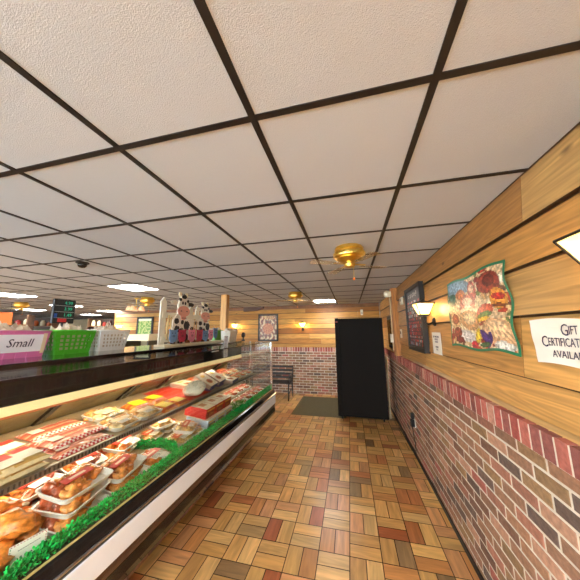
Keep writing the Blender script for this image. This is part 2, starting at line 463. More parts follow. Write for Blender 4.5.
# ------------------------------------------------------------------ ceiling fixtures
def troffer(i, j, ni, nj, label, group=None):
    x0, x1, y0, y1 = GX0 + i * T, GX0 + (i + ni) * T, GY0 + j * T, GY0 + (j + nj) * T
    t = thing('ceiling_light', label, 'ceiling light', ((x0 + x1) / 2, (y0 + y1) / 2, CZ), group=group)
    w, d = (x1 - x0) / 2 - .014, (y1 - y0) / 2 - .014
    a = MB()
    for q in ((-w, w, -d, -d + .02), (-w, w, d - .02, d), (-w, -w + .02, -d, d), (w - .02, w, -d, d)): a.box(*q, -.008, -.001)
    a.build('frame', M_white, t)
    a = MB(); a.box(-w + .02, w - .02, -d + .02, d - .02, -.006, -.002); a.build('diffuser', M_panel, t)
troffer(1, 9, 1, 1, 'small square lit ceiling panel in front of the black cabinet, near the back wall')
troffer(-4, 4, 1, 1, 'square lit fluorescent ceiling panel above and left of the cow fence')
troffer(-9, 4, 1, 1, 'square lit fluorescent ceiling panel above the pink basket, left edge')
for (i, j, l) in [(-11, 7, 'lit ceiling panel right behind the price board'), (-15, 8, 'lit ceiling panel low over the orange sign'),
                  (-12, 10, 'lit ceiling panel over the white basket, farther of the two'), (-16, 12, 'lit ceiling panel over the shelves, farthest back at left')]:
    troffer(i, j, 1, 1, l)
for (i, j) in [(1, -3), (1, -5), (-3, -3), (-7, -4)]: troffer(i, j, 2, 1, 'added unseen fill panel in the ceiling behind the viewer', 'added fill panels behind the viewer')  # unseen panels added to fill the aisle and floor with light

def fan(name, x, y, label, s=1.0, rz=.5):
    t = thing(name, label, 'ceiling fan', (x, y, CZ), (0, 0, rz)); t.scale = (s, s, s * .85)
    a = MB(); a.lathe([(.0, 0), (.125, 0), (.135, -.02), (.135, -.035), (.12, -.045), (.14, -.06), (.145, -.085), (.14, -.11), (.12, -.125), (.125, -.135), (.10, -.155), (.06, -.17), (.0, -.172)], 32)
    v = a
    for k in range(20):
        an = 2 * PI * k / 20; Mx = Matrix.Rotation(an, 4, 'Z')
        v.box(.138, .149, -.008, .008, -.1, -.07, (70, 50, 20), Mx)
    a.build('motor_housing', M_brass, t, smooth='angle')
    a = MB(); a.lathe([(.0, -.17), (.05, -.172), (.055, -.2), (.045, -.225), (.02, -.235), (0, -.235)], 20); a.build('hub', M_brass, t, smooth='angle')
    for k in range(4):
        Mx = Matrix.Rotation(PI / 2 * k, 4, 'Z')
        a = MB(); a.box(.05, .16, -.018, .018, -.195, -.187, (200, 160, 60), Mx)
        ir = a.build('blade_iron', M_brass, t)
        b = MB(); pr = [(.13, -.03), (.36, -.055), (.39, -.045), (.4, 0), (.39, .045), (.36, .055), (.13, .03)]
        b.prism(pr, -.203, -.197, 'z', M=Mx @ Matrix.Rotation(.08, 4, 'X')); b.build('blade', M_acry, t)
    a = MB(); a.tube([(.04, .0, -.21), (.04, .0, -.34)], .0015, 6); c = a.build('pull_chain', M_brass, t)
    a = MB(); a.lathe([(0, -.34), (.008, -.345), (.01, -.36), (.004, -.372), (0, -.373)], 10, Matrix.Translation((.04, 0, 0)), (220, 110, 30)); a.build('pull_knob', M_paint, c)
fan('ceiling_fan', .03, 2.3, 'brass ceiling fan with clear blades, nearest and largest, in the aisle ceiling')
fan('ceiling_fan', -1.05, 4.85, 'brass ceiling fan above the far end of the deli case', rz=.2)
fan('ceiling_fan', -4.45, 4.6, 'brass ceiling fan behind the cow fence, upper left of it', rz=.9)
fan('ceiling_fan', -8.1, 4.4, 'brass ceiling fan beside the price board, at its left', rz=.9)
fan('ceiling_fan', -12.6, 6.3, 'brass ceiling fan low over the pink basket, farthest of them', rz=.3)
# dome security camera
t = thing('dome_camera', 'small black dome camera on the ceiling above the green basket', 'security camera', (-2.87, 2.02, CZ))
a = MB(); a.lathe([(0, 0), (.06, 0), (.062, -.012), (.045, -.02), (0, -.02)], 24); a.build('mount', M_blackm, t, smooth='angle')
a = MB(); a.lathe([(.044, -.018), (.042, -.04), (.028, -.06), (0, -.066)], 24); a.build('dome', M_black, t, smooth=True)
# pinkish glass hanging lamp
t = thing('hanging_lamp', 'amber glass hanging lamp left of the cow fence, under the square ceiling panel', 'lamp', (-4.75, 4.6, CZ))
a = MB(); a.lathe([(0, 0), (.05, 0), (.05, -.015), (.01, -.03), (.006, -.1), (0, -.1)], 16); a.build('canopy', M_brass, t, smooth='angle')
a = MB(); a.tube([(0, 0, -.05), (0, 0, -.2)], .006); a.build('stem', M_brass, t)
for k in range(5):
    an = 2 * PI * k / 5; c, s_ = math.cos(an), math.sin(an)
    a = MB(); a.tube([(0, 0, -.18), (.07 * c, .07 * s_, -.22), (.14 * c, .14 * s_, -.2)], .006, 6); ar = a.build('arm', M_brass, t)
    a = MB(); a.lathe([(.02, 0), (.035, -.02), (.055, -.06), (.065, -.1), (.06, -.1), (.03, -.02)], 12, Matrix.Translation((.14 * c, .14 * s_, -.19))); a.build('glass_shade', mat('amber_glass', (236, 190, 150), rough=.25, emit=(255, 190, 140), estr=.25) if k == 0 else bpy.data.materials['amber_glass'], ar, smooth=True)

# ------------------------------------------------------------------ sconces
def sconce(x, y, z, face, label, power, group=None, s=1.0):
    # local: wall plane at local x=0, fixture extends to -x ; rotated for the back wall
    rz = 0 if face == 'x-' else PI / 2
    t = thing('wall_lantern', label, 'wall lamp', (x, y, z), (0, 0, rz), group); t.scale = (s, s, s)
    a = MB(); a.lathe([(0, 0), (.045, 0), (.045, .008), (.03, .02), (0, .022)], 16, Matrix.Translation((0, 0, -.11)) @ Matrix.Rotation(-PI / 2, 4, 'Y')); a.build('wall_plate', M_iron, t, smooth='angle')
    a = MB(); pts = []
    for k in range(9):
        q = k / 8; pts.append((-.015 - .085 * math.sin(q * PI / 2), 0, -.11 - .035 * math.sin(q * PI) + .06 * q ** 2))
    a.tube(pts, .01, 8); a.tube([pts[-1], (-.1, 0, -.035)], .012, 8); a.build('arm', M_iron, t, smooth=True)
    cx = -.1; hb, ht = .042, .088; z0, z1 = -.035, .085
    a = MB()
    for sx in (-1, 1):
        for sy in (-1, 1): a.tube([(cx + sx * hb, sy * hb, z0), (cx + sx * ht, sy * ht, z1)], .005, 6)
    for h, zz in ((hb, z0), (ht, z1)):
        c = [(cx - h, -h, zz), (cx + h, -h, zz), (cx + h, h, zz), (cx - h, h, zz)]
        for k in range(4): a.tube([c[k], c[(k + 1) % 4]], .0055, 6)
    a.box(cx - hb, cx + hb, -hb, hb, z0 - .012, z0); a.build('lantern_frame', M_iron, t)
    a = MB(); pr = [(ht + .002, z1), (ht * .8, z1 + .012), (.02, z1 + .03), (.012, z1 + .045), (0, z1 + .045)]
    a.lathe([(r_ * 1.3, zz) for r_, zz in pr], 4, Matrix.Translation((cx, 0, 0)) @ Matrix.Rotation(PI / 4, 4, 'Z')); a.build('roof_cap', M_iron, t)
    for k in range(4):
        a = MB(); Mx = Matrix.Translation((cx, 0, 0)) @ Matrix.Rotation(PI / 2 * k, 4, 'Z')
        q = [Mx @ Vector(p) for p in ((hb, -hb + .004, z0), (hb, hb - .004, z0), (ht, ht - .004, z1), (ht, -ht + .004, z1))]
        q2 = [Mx @ Vector(p) for p in ((hb - .002, -hb + .004, z0), (hb - .002, hb - .004, z0), (ht - .002, ht - .004, z1), (ht - .002, -ht + .004, z1))]
        a.idx(q + q2, [(0, 1, 2, 3), (7, 6, 5, 4), (0, 4, 5, 1), (1, 5, 6, 2), (2, 6, 7, 3), (3, 7, 4, 0)]); a.build('glass_pane', M_lglass, t)
    a = MB(); a.blob((cx, 0, .03), (.018, .018, .03), 1, 0, sub=2); a.build('bulb', M_bulb, t, smooth=True)
    ld = bpy.data.lights.new('lantern_light', 'POINT'); ld.energy = power; ld.color = (1, .72, .36); ld.shadow_soft_size = .05
    lo = bpy.data.objects.new('lantern_light', ld); COL.objects.link(lo)
    lo.parent = t; lo.location = (cx - .01, 0, .04)
XS = XW - .02
sconce(XS, .885, 2.035, 'x-', 'black wall lantern lit yellow at right edge, above the white sign', 6)
sconce(XS, 2.86, 2.02, 'x-', 'black wall lantern lit yellow between the dark menu board and the food poster', 9)
sconce(-1.386, YB - .02, 1.98, 'y-', 'lit wall lantern on the back wall between framed poster and black cabinet', 20)
sconce(-3.61, YB - .02, 1.98, 'y-', 'lit wall lantern on the back wall right of the wooden post', 18)
sconce(-8.25, YB - .02, 2.02, 'y-', 'lit wall lantern far left on the back wall, beside the green framed picture', 18)

# ------------------------------------------------------------------ right wall hangings
GREEN = (28, 120, 84)
blobs = []
rs = random.Random(5)
def E_(cx, cy, rx, ry, c, a=0): blobs.append((cx, cy, rx, ry, c, a))
for _ in range(120):
    E_(rs.random(), rs.random(), rs.uniform(.02, .06), rs.uniform(.02, .06), rs.choice([(176, 60, 40), (206, 160, 104), (236, 214, 176), (150, 44, 40), (214, 120, 70), (96, 60, 44), (220, 180, 130), (110, 120, 60), (238, 226, 200)]))
E_(.2, .88, .3, .12, (120, 150, 170)); E_(.1, .7, .08, .1, (70, 110, 90))
E_(.78, .8, .16, .13, (156, 60, 44)); E_(.8, .82, .08, .07, (110, 40, 34)); E_(.52, .78, .08, .13, (190, 90, 80)); E_(.52, .82, .05, .06, (226, 180, 150))
E_(.28, .76, .1, .08, (190, 110, 60)); E_(.86, .6, .1, .12, (224, 150, 60)); E_(.86, .62, .08, .04, (190, 40, 40)); E_(.86, .52, .09, .02, (120, 60, 30))
E_(.4, .62, .14, .14, (206, 112, 90)); E_(.4, .66, .1, .06, (236, 190, 160)); E_(.4, .58, .07, .03, (240, 220, 200))
E_(.42, .38, .24, .2, (236, 214, 176)); E_(.42, .4, .18, .14, (214, 160, 110)); E_(.42, .42, .12, .08, (240, 206, 160)); E_(.16, .45, .12, .16, (226, 180, 130)); E_(.14, .4, .07, .08, (176, 90, 60))
E_(.68, .47, .12, .09, (206, 90, 60)); E_(.68, .43, .11, .04, (90, 120, 50)); E_(.66, .38, .1, .03, (230, 180, 60)); E_(.7, .33, .12, .03, (160, 70, 50))
E_(.82, .22, .22, .16, (226, 178, 130)); E_(.8, .24, .17, .1, (236, 196, 150))
E_(.3, .17, .2, .08, (206, 200, 196)); E_(.16, .2, .08, .08, (150, 60, 50)); E_(.2, .1, .08, .05, (120, 30, 40)); E_(.52, .2, .05, .1, (230, 196, 60), .5); E_(.44, .08, .05, .05, (196, 40, 60))
E_(.62, .17, .05, .11, (96, 66, 140), -.4); E_(.68, .13, .04, .1, (80, 60, 120), .4); E_(.6, .08, .08, .03, (60, 100, 60)); E_(.85, .07, .12, .05, (230, 224, 216))
def poster_fn(u_, v_):
    if v_ < .03 or v_ > .972 or u_ > .975 or u_ < .018: return GREEN
    c = (200, 170, 130)
    for cx, cy, rx, ry, col, an in blobs:
        dx, dy = u_ - cx, v_ - cy
        if an: dx, dy = dx * math.cos(an) - dy * math.sin(an), dx * math.sin(an) + dy * math.cos(an)
        d = (dx / rx) ** 2 + (dy / ry) ** 2
        if d < 1: c = tuple(int(v * (1.06 - .2 * d)) for v in col)
    n = noise.noise(Vector((u_ * 34, v_ * 26, 3))) + .6 * noise.noise(Vector((u_ * 70, v_ * 50, 8)))
    return tuple(max(0, min(255, int(v * (1 + n * .42)))) for v in c)
def poster_warp(u_, v_): return (.012 * math.sin(v_ * 14) * u_ - .02 * (1 - v_) * (1 - u_) + .022 * (1 - v_) * u_, .01 * math.sin(u_ * 10))
k = 1.045 * XW / .9
po = sheet('food_poster', M_print, (XW - .0255, 2.395, 1.69), 'x-', .82, .53, poster_fn, 96, 64, wave=.009, warp=poster_warp)
tag(po, 'colourful wavy food poster with green edge on the plank wall', 'poster')
# gift certificate sign
t = thing('paper_sign', 'white paper sign about gift certificates at right edge of the plank wall', 'sign', (0, 0, 0))
def sw(u_, v_): return (.03 * (1 - v_) * (.5 - u_) * 1.2, .006 * math.sin(u_ * 6))
sg = sheet('sign_sheet', M_paper, (XW - .026, 1.455, 1.675), 'x-', .46, .195, lambda u_, v_: (236, 232, 220), 24, 10, t, wave=.003, warp=sw)
xt = XW - .0375
for a_, b_, s_, yy, zz in (('G', 'IFT', .055, 1.27, 1.822), ('C', 'ERTIFICATES', .055, 1.385, 1.772)):
    text(a_, s_ * 1.25, (xt, yy + .0, zz), 'x-', M_ink, t, align='LEFT', sx=.8)
    text(b_, s_ * .9, (xt, yy - .038, zz), 'x-', M_ink, t, align='LEFT', sx=.68)
text('AVAILABLE', .042, (xt, 1.24, 1.722), 'x-', M_ink, t, sx=.9)
# dark menu board
t = thing('menu_board', 'dark framed board covered in red and white chalk writing beside the wall lantern', 'menu board')
mx0, mx1, my0, my1, mz0, mz1 = XW - .075, XW - .02, 3.12, 3.91, 1.56, 2.4
a = MB()
a.box(mx0, mx1, my0, my0 + .045, mz0, mz1); a.box(mx0, mx1, my1 - .045, my1, mz0, mz1); a.box(mx0, mx1, my0, my1, mz1 - .045, mz1); a.box(mx0, mx1, my0, my1, mz0, mz0 + .045)
a.build('frame', M_blackm, t, bevel=.003)
ms = random.Random(3); mdots = []
for rr in range(13):
    for cc in range(16):
        if ms.random() < .72: mdots.append((.06 + cc * .058 + ms.uniform(-.01, .01), .06 + rr * .06, ms.uniform(.018, .032), .022, ms.choice([(220, 60, 50), (214, 56, 50), (236, 230, 220), (150, 190, 210), (226, 70, 60)])))
for cc in range(9): mdots.append((.2 + cc * .07, .9 + ms.uniform(-.02, .02), .02, .03, (206, 200, 180)))
def menu_fn(u_, v_):
    c = (40, 34, 34)
    for cx, cy, rx, ry, col in mdots:
        if abs(u_ - cx) < rx and abs(v_ - cy) < ry:
            if noise.noise(Vector((u_ * 90, v_ * 90, 1))) > -.12: c = col
    return c
sheet('writing_panel', M_print, (mx0 + .02, my1 - .04, mz0 + .04), 'x-', my1 - my0 - .08, mz1 - mz0 - .08, menu_fn, 80, 80, t)
# small notice
t = thing('paper_notice', 'small white notice under the lantern, left of the food poster', 'notice')
a = MB(); a.box(XW - .026, XW - .022, 2.73, 2.98, 1.58, 1.80, (240, 234, 220)); a.build('sheet', M_paint, t)
for q, l in enumerate(('NO PERSONAL', 'CHECKS', 'PLEASE', '', 'THANK', 'YOU')):
    if l: text(l, .026, (XW - .0275, 2.855, 1.755 - q * .026), 'x-', M_ink, t)
# small wall devices
def wallbox(name, label, cat, y0, y1, z0, z1, d=.03, col=(230, 220, 196), detail=None):
    t = thing(name, label, cat, (XW - .018, (y0 + y1) / 2, (z0 + z1) / 2))
    w, h = (y1 - y0) / 2, (z1 - z0) / 2
    a = MB(); a.box(-d, 0, -w, w, -h, h, col); a.build('housing', M_paint, t, bevel=.004)
    a = MB(); a.box(-d - .004, -d, -w * .5, w * .5, -h * .1, h * .5, detail or (150, 140, 120)); a.build('display', M_paint, t)
    return t
wallbox('thermostat', 'cream thermostat high on the planks beside the wooden wall post', 'thermostat', 4.27, 4.42, 2.24, 2.36)
wallbox('light_switch', 'cream switch plate low on the planks right of the wooden wall post', 'switch', 4.58, 4.70, 1.69, 1.84, .012, detail=(120, 100, 70))
# wood wall post with lamp
a = MB(); a.box(.79, XW - .003, 4.83, 5.0, RL, CZ - .006); 
for fc in range(len(a.f)): a.uv[fc] = [(a.v[i][2], a.v[i][1] + a.v[i][0]) for i in a.f[fc]]
a.c = [(196, 128, 58)] * len(a.f)
tag(a.build('wooden_wall_post', M_plank), 'squared wooden post on the right wall beside the black cabinet', 'post')
t = thing('emergency_light', 'round white security light near the ceiling on the wooden wall post', 'emergency light', (.79, 4.9, 2.5))
a = MB(); a.box(-.03, 0, -.05, .05, -.05, .05, (230, 220, 190)); a.build('bracket', M_paint, t, bevel=.004)
a = MB(); a.lathe([(0, -.045), (.055, -.04), (.065, -.01), (.06, .03), (.035, .05), (0, .052)], 20, Matrix.Translation((-.07, -.01, 0)) @ Matrix.Rotation(-PI / 2, 4, 'Y'), (238, 230, 206)); a.build('lamp_head', M_paint, t, smooth=True)
t = thing('wall_conduit', 'white cable conduit running down the left edge of the wall post', 'conduit', (0, 0, 0))
a = MB(); a.box(.77, .788, 4.95, 4.985, 1.45, 2.45, (196, 176, 136)); a.build('channel', M_paint, t)
a = MB(); a.box(.74, .788, 4.93, 4.99, 1.6, 1.75, (232, 224, 204)); a.build('junction_box', M_paint, t, bevel=.004)
# dark framed board behind cabinet + crinkled paper
t = thing('wall_picture', 'tall dark framed picture on the wall behind the black cabinet', 'picture')
a = MB(); a.box(XW - .05, XW - .02, 5.35, 6.0, 1.45, 2.12, (28, 24, 22)); a.build('frame', M_paint, t, bevel=.004)
a = MB(); a.box(XW - .055, XW - .05, 5.42, 5.93, 1.52, 2.05, (12, 12, 14)); a.build('panel', M_gpaint, t)
# outlet with plug & cord on brick
t = thing('wall_outlet', 'black plugged adapter on the brick wall with a cord to the floor', 'outlet', (XB, 4.12, .5))
a = MB(); a.box(-.012, 0, -.04, .04, -.06, .06, (214, 206, 190)); a.build('cover_plate', M_paint, t)
a = MB(); a.box(-.06, -.012, -.045, .03, -.05, .04, (16, 15, 15)); a.box(-.05, -.012, -.03, .02, .05, .13, (16, 15, 15)); a.build('plug_adapter', M_paint, t, bevel=.005)
a = MB(); a.tube([(-.04, 0, -.05), (-.03, .01, -.2), (-.012, .02, -.3), (-.012, .05, -.42), (-.02, .25, -.484), (-.03, .9, -.488), (-.04, 1.2, -.488)], .006, 8); a.build('cord', M_blackm, t, smooth=True)

# ------------------------------------------------------------------ back wall hangings
def framed(x0, x1, z0, z1, label, fn, fw_=.045, nx=36, ny=44):
    t = thing('framed_picture', label, 'picture', (0, 0, 0))
    a = MB(); y0, y1 = YB - .055, YB - .02
    a.box(x0, x0 + fw_, y0, y1, z0, z1); a.box(x1 - fw_, x1, y0, y1, z0, z1); a.box(x0, x1, y0, y1, z0, z0 + fw_); a.box(x0, x1, y0, y1, z1 - fw_, z1)
    a.build('frame', M_blackm, t, bevel=.003)
    sheet('picture', M_print, (x0 + fw_ * .8, y0 + .012, z0 + fw_ * .8), 'y-', x1 - x0 - fw_ * 1.6, z1 - z0 - fw_ * 1.6, fn, nx, ny, t)
def food_fn(u_, v_):
    n = noise.noise(Vector((u_ * 9, v_ * 9, 2))); n2 = noise.noise(Vector((u_ * 22, v_ * 22, 7)))
    if v_ > .85 and .2 < u_ < .85: return (212, 176, 110) if n2 > -.1 else (150, 60, 40)
    if (u_ - .5) ** 2 / .09 + (v_ - .45) ** 2 / .05 < 1: return (176, 80, 44) if n2 > 0 else (206, 140, 84)
    if n > .12: return (214, 186, 140)
    if n < -.2: return (120, 60, 40)
    return (170, 110, 70) if n2 > 0 else (96, 84, 70)
framed(-2.83, -2.175, 1.52, 2.355, 'black framed food poster on the back wall above the end of the case', food_fn)
def green_fn(u_, v_):
    n = noise.noise(Vector((u_ * 10, v_ * 10, 5)))
    return (226, 226, 190) if v_ > .85 else ((110, 160, 60) if n > 0 else (190, 196, 110))
framed(-7.54, -6.84, 1.66, 2.38, 'black framed green picture far left on the back wall', green_fn, .07)
t = thing('motion_sensor', 'small white sensor above the black cabinet on the back wall', 'sensor', (.37, YB - .02, 2.34))
a = MB(); a.box(-.035, .035, -.05, 0, -.08, .08, (232, 224, 200)); a.build('housing', M_paint, t, bevel=.01)
a = MB(); a.box(-.025, .025, -.054, -.05, -.05, .0, (200, 190, 170)); a.build('lens', M_gpaint, t)
t = thing('ceiling_bracket', 'dark wooden bracket under the ceiling above the framed food poster', 'bracket', (-2.95, YB - .02, 2.5))
a = MB(); a.prism([(-.36, -.04), (-.36, .08), (.32, .1), (.3, .04), (.1, -.02)], -.12, 0, 'y', (84, 50, 26)); a.build('board', M_paint, t)

# ------------------------------------------------------------------ floor things at the back
a = MB(); nx, ny = 40, 60
t = thing('floor_mat', 'brown ribbed rubber mat on the floor beside the black cabinet', 'floor mat', (-.75, 6.38, 0))
a = MB(); a.box(-.6, .6, -.77, .77, .001, .008); a.build('rubber_base', M_mat, t, bevel=.003)
a = MB()
for k in range(46): a.box(-.56, .56, -.73 + k * .032, -.73 + k * .032 + .014, .007, .012, (112, 100, 72))
a.build('ribs', M_mat, t)

t = thing('refrigerator', 'tall black upright refrigerator standing with its back to the aisle', 'refrigerator', (.2, 5.84, 0), (0, 0, -.03))
a = MB(); a.box(-.5, .49, -.34, .36, .07, 2.085); a.build('cabinet_body', M_fridge, t, bevel=.012)
a = MB(); a.box(-.39, .485, -.352, -.34, .1, 2.07); a.build('rear_panel', M_fridge, t, bevel=.004)
a = MB(); a.box(-.5, -.42, -.37, -.34, .08, 2.09); a.build('side_channel', M_fridge, t, bevel=.006)
a = MB(); a.box(-.48, -.44, -.375, -.37, 2.0, 2.02, (170, 60, 60)); a.build('badge', M_paint, t)
a = MB(); a.box(-.47, .46, .36, .40, .1, 2.02); d = a.build('door', M_fridge, t, bevel=.01)
a = MB(); a.tube([(.38, .40, .9), (.38, .45, .92), (.38, .45, 1.3), (.38, .40, 1.32)], .012); a.build('door_handle', M_chrome, d, smooth=True)
for x in (-.42, .40):
    for y in (-.27, .29):
        a = MB(); a.lathe([(0, -.014), (.03, -.014), (.035, 0), (.03, .014), (0, .014)], 16, Matrix.Translation((x, y, .0352)) @ Matrix.Rotation(PI / 2, 4, 'Y')); w_ = a.build('caster', M_blackm, t, smooth='angle')
        a = MB(); a.box(x - .02, x + .02, y - .022, y + .022, .052, .072); a.build('caster_plate', M_steel, w_)
# crinkled pale sheet beside the fridge
t = thing('folded_board', 'pale ragged insulation strip standing between the black cabinet and brick wall', 'board', (.735, 5.85, 0))
a = MB(); pr = [(-.06, .25), (.03, .25), (.05, .6), (.02, .9), (.05, 1.2), (.07, 1.4), (.0, 1.5), (-.09, 1.42), (-.04, 1.2), (-.07, .9), (-.03, .6)]
a.prism([(p[0], p[1] - .25) for p in pr], 0, .03, 'x', (206, 192, 160)); tb_ = a.build('panel', M_paint, t)

# bench
t = thing('bench', 'black wrought bench against the back brick wall behind the case end', 'bench', (-2.25, 6.85, 0))
bw = .6
for sx in (-1, 1):
    a = MB(); X_ = sx * bw
    a.tube([(X_, -.26, 0), (X_, -.22, .12), (X_, -.26, .26), (X_, -.24, .41)], .018)
    a.tube([(X_, .24, 0), (X_, .2, .2), (X_, .18, .41), (X_, .25, .62), (X_, .3, .84)], .018)
    a.tube([(X_, -.25, .41), (X_, .19, .41)], .016)
    a.tube([(X_, -.24, .41), (X_, -.27, .52), (X_, -.24, .62), (X_, -.1, .65), (X_, .1, .64), (X_, .24, .66)], .016)
    a.tube([(X_, -.2, .46), (X_, -.08, .56), (X_, .05, .47), (X_, .14, .58)], .01)
    a.tube([(X_, -.23, .14), (X_, 0, .26), (X_, .2, .14)], .012)
    a.build('end_frame', M_iron, t, smooth=True)
for k in range(6):
    a = MB(); y = -.23 + k * .078; a.box(-bw, bw, y, y + .06, .425, .445); a.build('seat_slat', M_iron, t, bevel=.005)
for k in range(4):
    a = MB(); a.box(-bw, bw, -.01, .012, -.028, .028, M=Matrix.Translation((0, .2 + k * .028, .52 + k * .095)) @ Matrix.Rotation(-.28, 4, 'X')); a.build('back_slat', M_iron, t, bevel=.005)

# free wood post behind the case
a = MB(); a.box(-2.62, -2.49, 4.64, 4.76, 0, CZ - .006)
for fc in range(len(a.f)): a.uv[fc] = [(a.v[i][2], a.v[i][1] + a.v[i][0]) for i in a.f[fc]]
a.c = [(214, 158, 80)] * len(a.f)
tag(a.build('wooden_post', M_plank), 'square wooden post rising to the ceiling at the far end of the case', 'post')

# ------------------------------------------------------------------ DELI CASE
Y0, Y1 = -.7, 4.4
case = thing('deli_display_case', 'long glass fronted deli case with black trim and white bumper', 'display case', (0, 0, 0))
a = MB(); a.box(-2.6, -1.72, Y0 + .1, Y1 - .1, 0, .36, (150, 120, 100)); pl_ = a.build('plinth', M_mortar, case)
a = MB(); yy = Y0 + .1
while yy < Y1 - .2: a.box(-1.718, -1.70, yy, yy + .19, .01, .09, pick(bpal)); yy += .2
a.build('plinth_tiles', M_brick, pl_)
a = MB(); a.prism([(-2.6, .36), (-1.5, .36), (-1.40, .39), (-1.38, .50), (-1.375, .78), (-1.43, .80), (-1.46, .78), (-2.3, .86), (-2.45, 1.1), (-2.6, 1.1)], Y0, Y1, 'y'); a.build('lower_body', M_blackm, case)
a = MB(); a.prism([(-1.385, .385), (-1.36, .395), (-1.35, .44), (-1.36, .50), (-1.385, .505)], Y0, Y1 + .02, 'y'); a.build('kick_trim', M_black, case)
a = MB(); a.box(-1.38, -1.358, Y0, Y1 + .02, .505, .565); a.box(-1.36, -1.352, Y0, Y1 + .02, .525, .535); a.build('brown_bumper_strip', M_brown, case)
a = MB(); a.box(-1.38, -1.345, Y0, Y1 + .02, .568, .70); a.build('white_bumper', M_white, case, bevel=.004)
a = MB(); a.prism([(-1.385, .70), (-1.355, .70), (-1.352, .725), (-1.36, .745), (-1.37, .79), (-1.385, .8)], Y0, Y1 + .02, 'y'); a.build('upper_black_trim', M_black, case)
a = MB(); a.tube([(-1.352, Y0, .728), (-1.352, Y1 + .02, .728)], .0085, 8); a.build('chrome_rail', M_chrome, case)
a = MB(); a.box(-1.403, -1.388, Y0, Y1, .792, .801, (196, 176, 110)); a.build('glass_channel', M_paint, case)
# glass
a = MB(); a.prism([(-1.402, .8), (-1.396, .8), (-1.416, 1.632), (-1.422, 1.632)], Y0, Y1 - .01, 'y'); a.build('front_glass', M_glass, case)
a = MB(); a.box(-1.99, -1.415, Y0, Y1 - .01, 1.628, 1.634); a.build('top_glass', M_glass, case)
a = MB(); a.prism([(-1.42, .8), (-2.45, .8), (-2.45, 1.1), (-2.0, 1.632), (-1.43, 1.632)], Y1 - .008, Y1, 'y'); a.build('end_glass', M_eglass, case)
a = MB(); a.box(-1.428, -1.414, Y0, Y1, 1.629, 1.640); a.build('glass_edge_trim', M_black, case)
a = MB(); a.prism([(-1.39, .8), (-1.425, .8), (-1.45, 1.64), (-1.41, 1.64)], Y1 - .03, Y1 + .005, 'y'); a.build('corner_post', M_chrome, case, bevel=.004)
a = MB(); a.box(-1.85, -1.82, Y1 - .02, Y1 + .005, .82, 1.64); a.build('end_glass_stile', M_chrome, case, bevel=.003)
# canopy
a = MB(); a.box(-2.75, -1.99, Y0, Y1 - .05, 1.405, 1.651); a.build('canopy', M_black, case, bevel=.004)
a = MB(); a.prism([(-1.995, 1.405), (-1.985, 1.35), (-2.03, 1.35), (-2.06, 1.405)], Y0, Y1 - .05, 'y'); lb = a.build('light_housing', M_cream, case)
a = MB(); a.box(-2.03, -1.983, Y0, Y1 - .05, 1.338, 1.350, (206, 120, 70)); a.build('light_housing_edge', M_paint, lb)
a = MB(); a.tube([(-2.06, Y0 + .1, 1.365), (-2.06, Y1 - .15, 1.365)], .014, 10); a.build('canopy_light_tube', M_tube, case)
# back doors (tilted)
ys = [Y0, .35, .98, 1.5, 2.2, 2.75, 3.95, Y1 - .02]
for k in range(len(ys) - 1):
    a = MB(); a.prism([(-2.09, 1.40), (-2.10, 1.40), (-2.47, 1.09), (-2.46, 1.09)], ys[k], ys[k + 1], 'y'); dd = a.build('rear_sliding_door', M_door, case)
    if 0 < k:
        for oy in (0, .06):
            if oy and k % 2: continue
            a = MB(); y = ys[k] + oy
            a.prism([(-2.03, 1.395), (-2.06, 1.40), (-2.46, 1.10), (-2.43, 1.095)], y - .022, y + .022, 'y'); a.build('door_stile', M_black, dd)
a = MB(); a.box(-2.62, -2.47, Y0, Y1 - .05, 1.09, 1.12); a.build('rear_rail', M_steel, case)
# deck and shelf
zd = lambda x: .805 + (-1.46 - x) * .13
zs = lambda x: 1.068 + (-1.725 - x) * .1
a = MB(); a.prism([(-1.46, zd(-1.46)), (-2.36, zd(-2.36)), (-2.36, zd(-2.36) - .015), (-1.46, zd(-1.46) - .015)], Y0, Y1 - .02, 'y'); a.build('lower_deck', M_deck, case)
a = MB(); a.prism([(-1.725, zs(-1.725)), (-2.4, zs(-2.4)), (-2.4, zs(-2.4) - .012), (-1.725, zs(-1.725) - .012)], Y0, Y1 - .02, 'y'); sh = a.build('shelf', M_deck, case)
a = MB()
a.prism([(-1.712, 1.038), (-1.70, 1.045), (-1.705, 1.078), (-1.722, 1.08), (-1.728, 1.04)], Y0, Y1 - .02, 'y'); a.build('price_rail', M_steel, sh)
a = MB(); yy = Y0 + .02
while yy < Y1 - .05: a.box(-1.7035, -1.6995, yy, yy + .008, 1.05, 1.072, (80, 74, 66)); yy += .022
a.build('rail_notches', M_paint, sh)
a = MB(); a.tube([(-1.8, Y0 + .1, 1.035), (-1.8, Y1 - .15, 1.035)], .009, 8); a.build('added_shelf_tube', M_tube, sh)  # extra tube added under the shelf to light the deck
for y in (.35, 1.7, 2.75, 3.9):
    a = MB(); a.prism([(-1.78, zs(-1.78) - .012), (-2.38, zs(-2.38) - .012), (-2.38, zs(-2.38) - .09)], y, y + .008, 'y'); a.build('shelf_bracket', M_steel, sh)

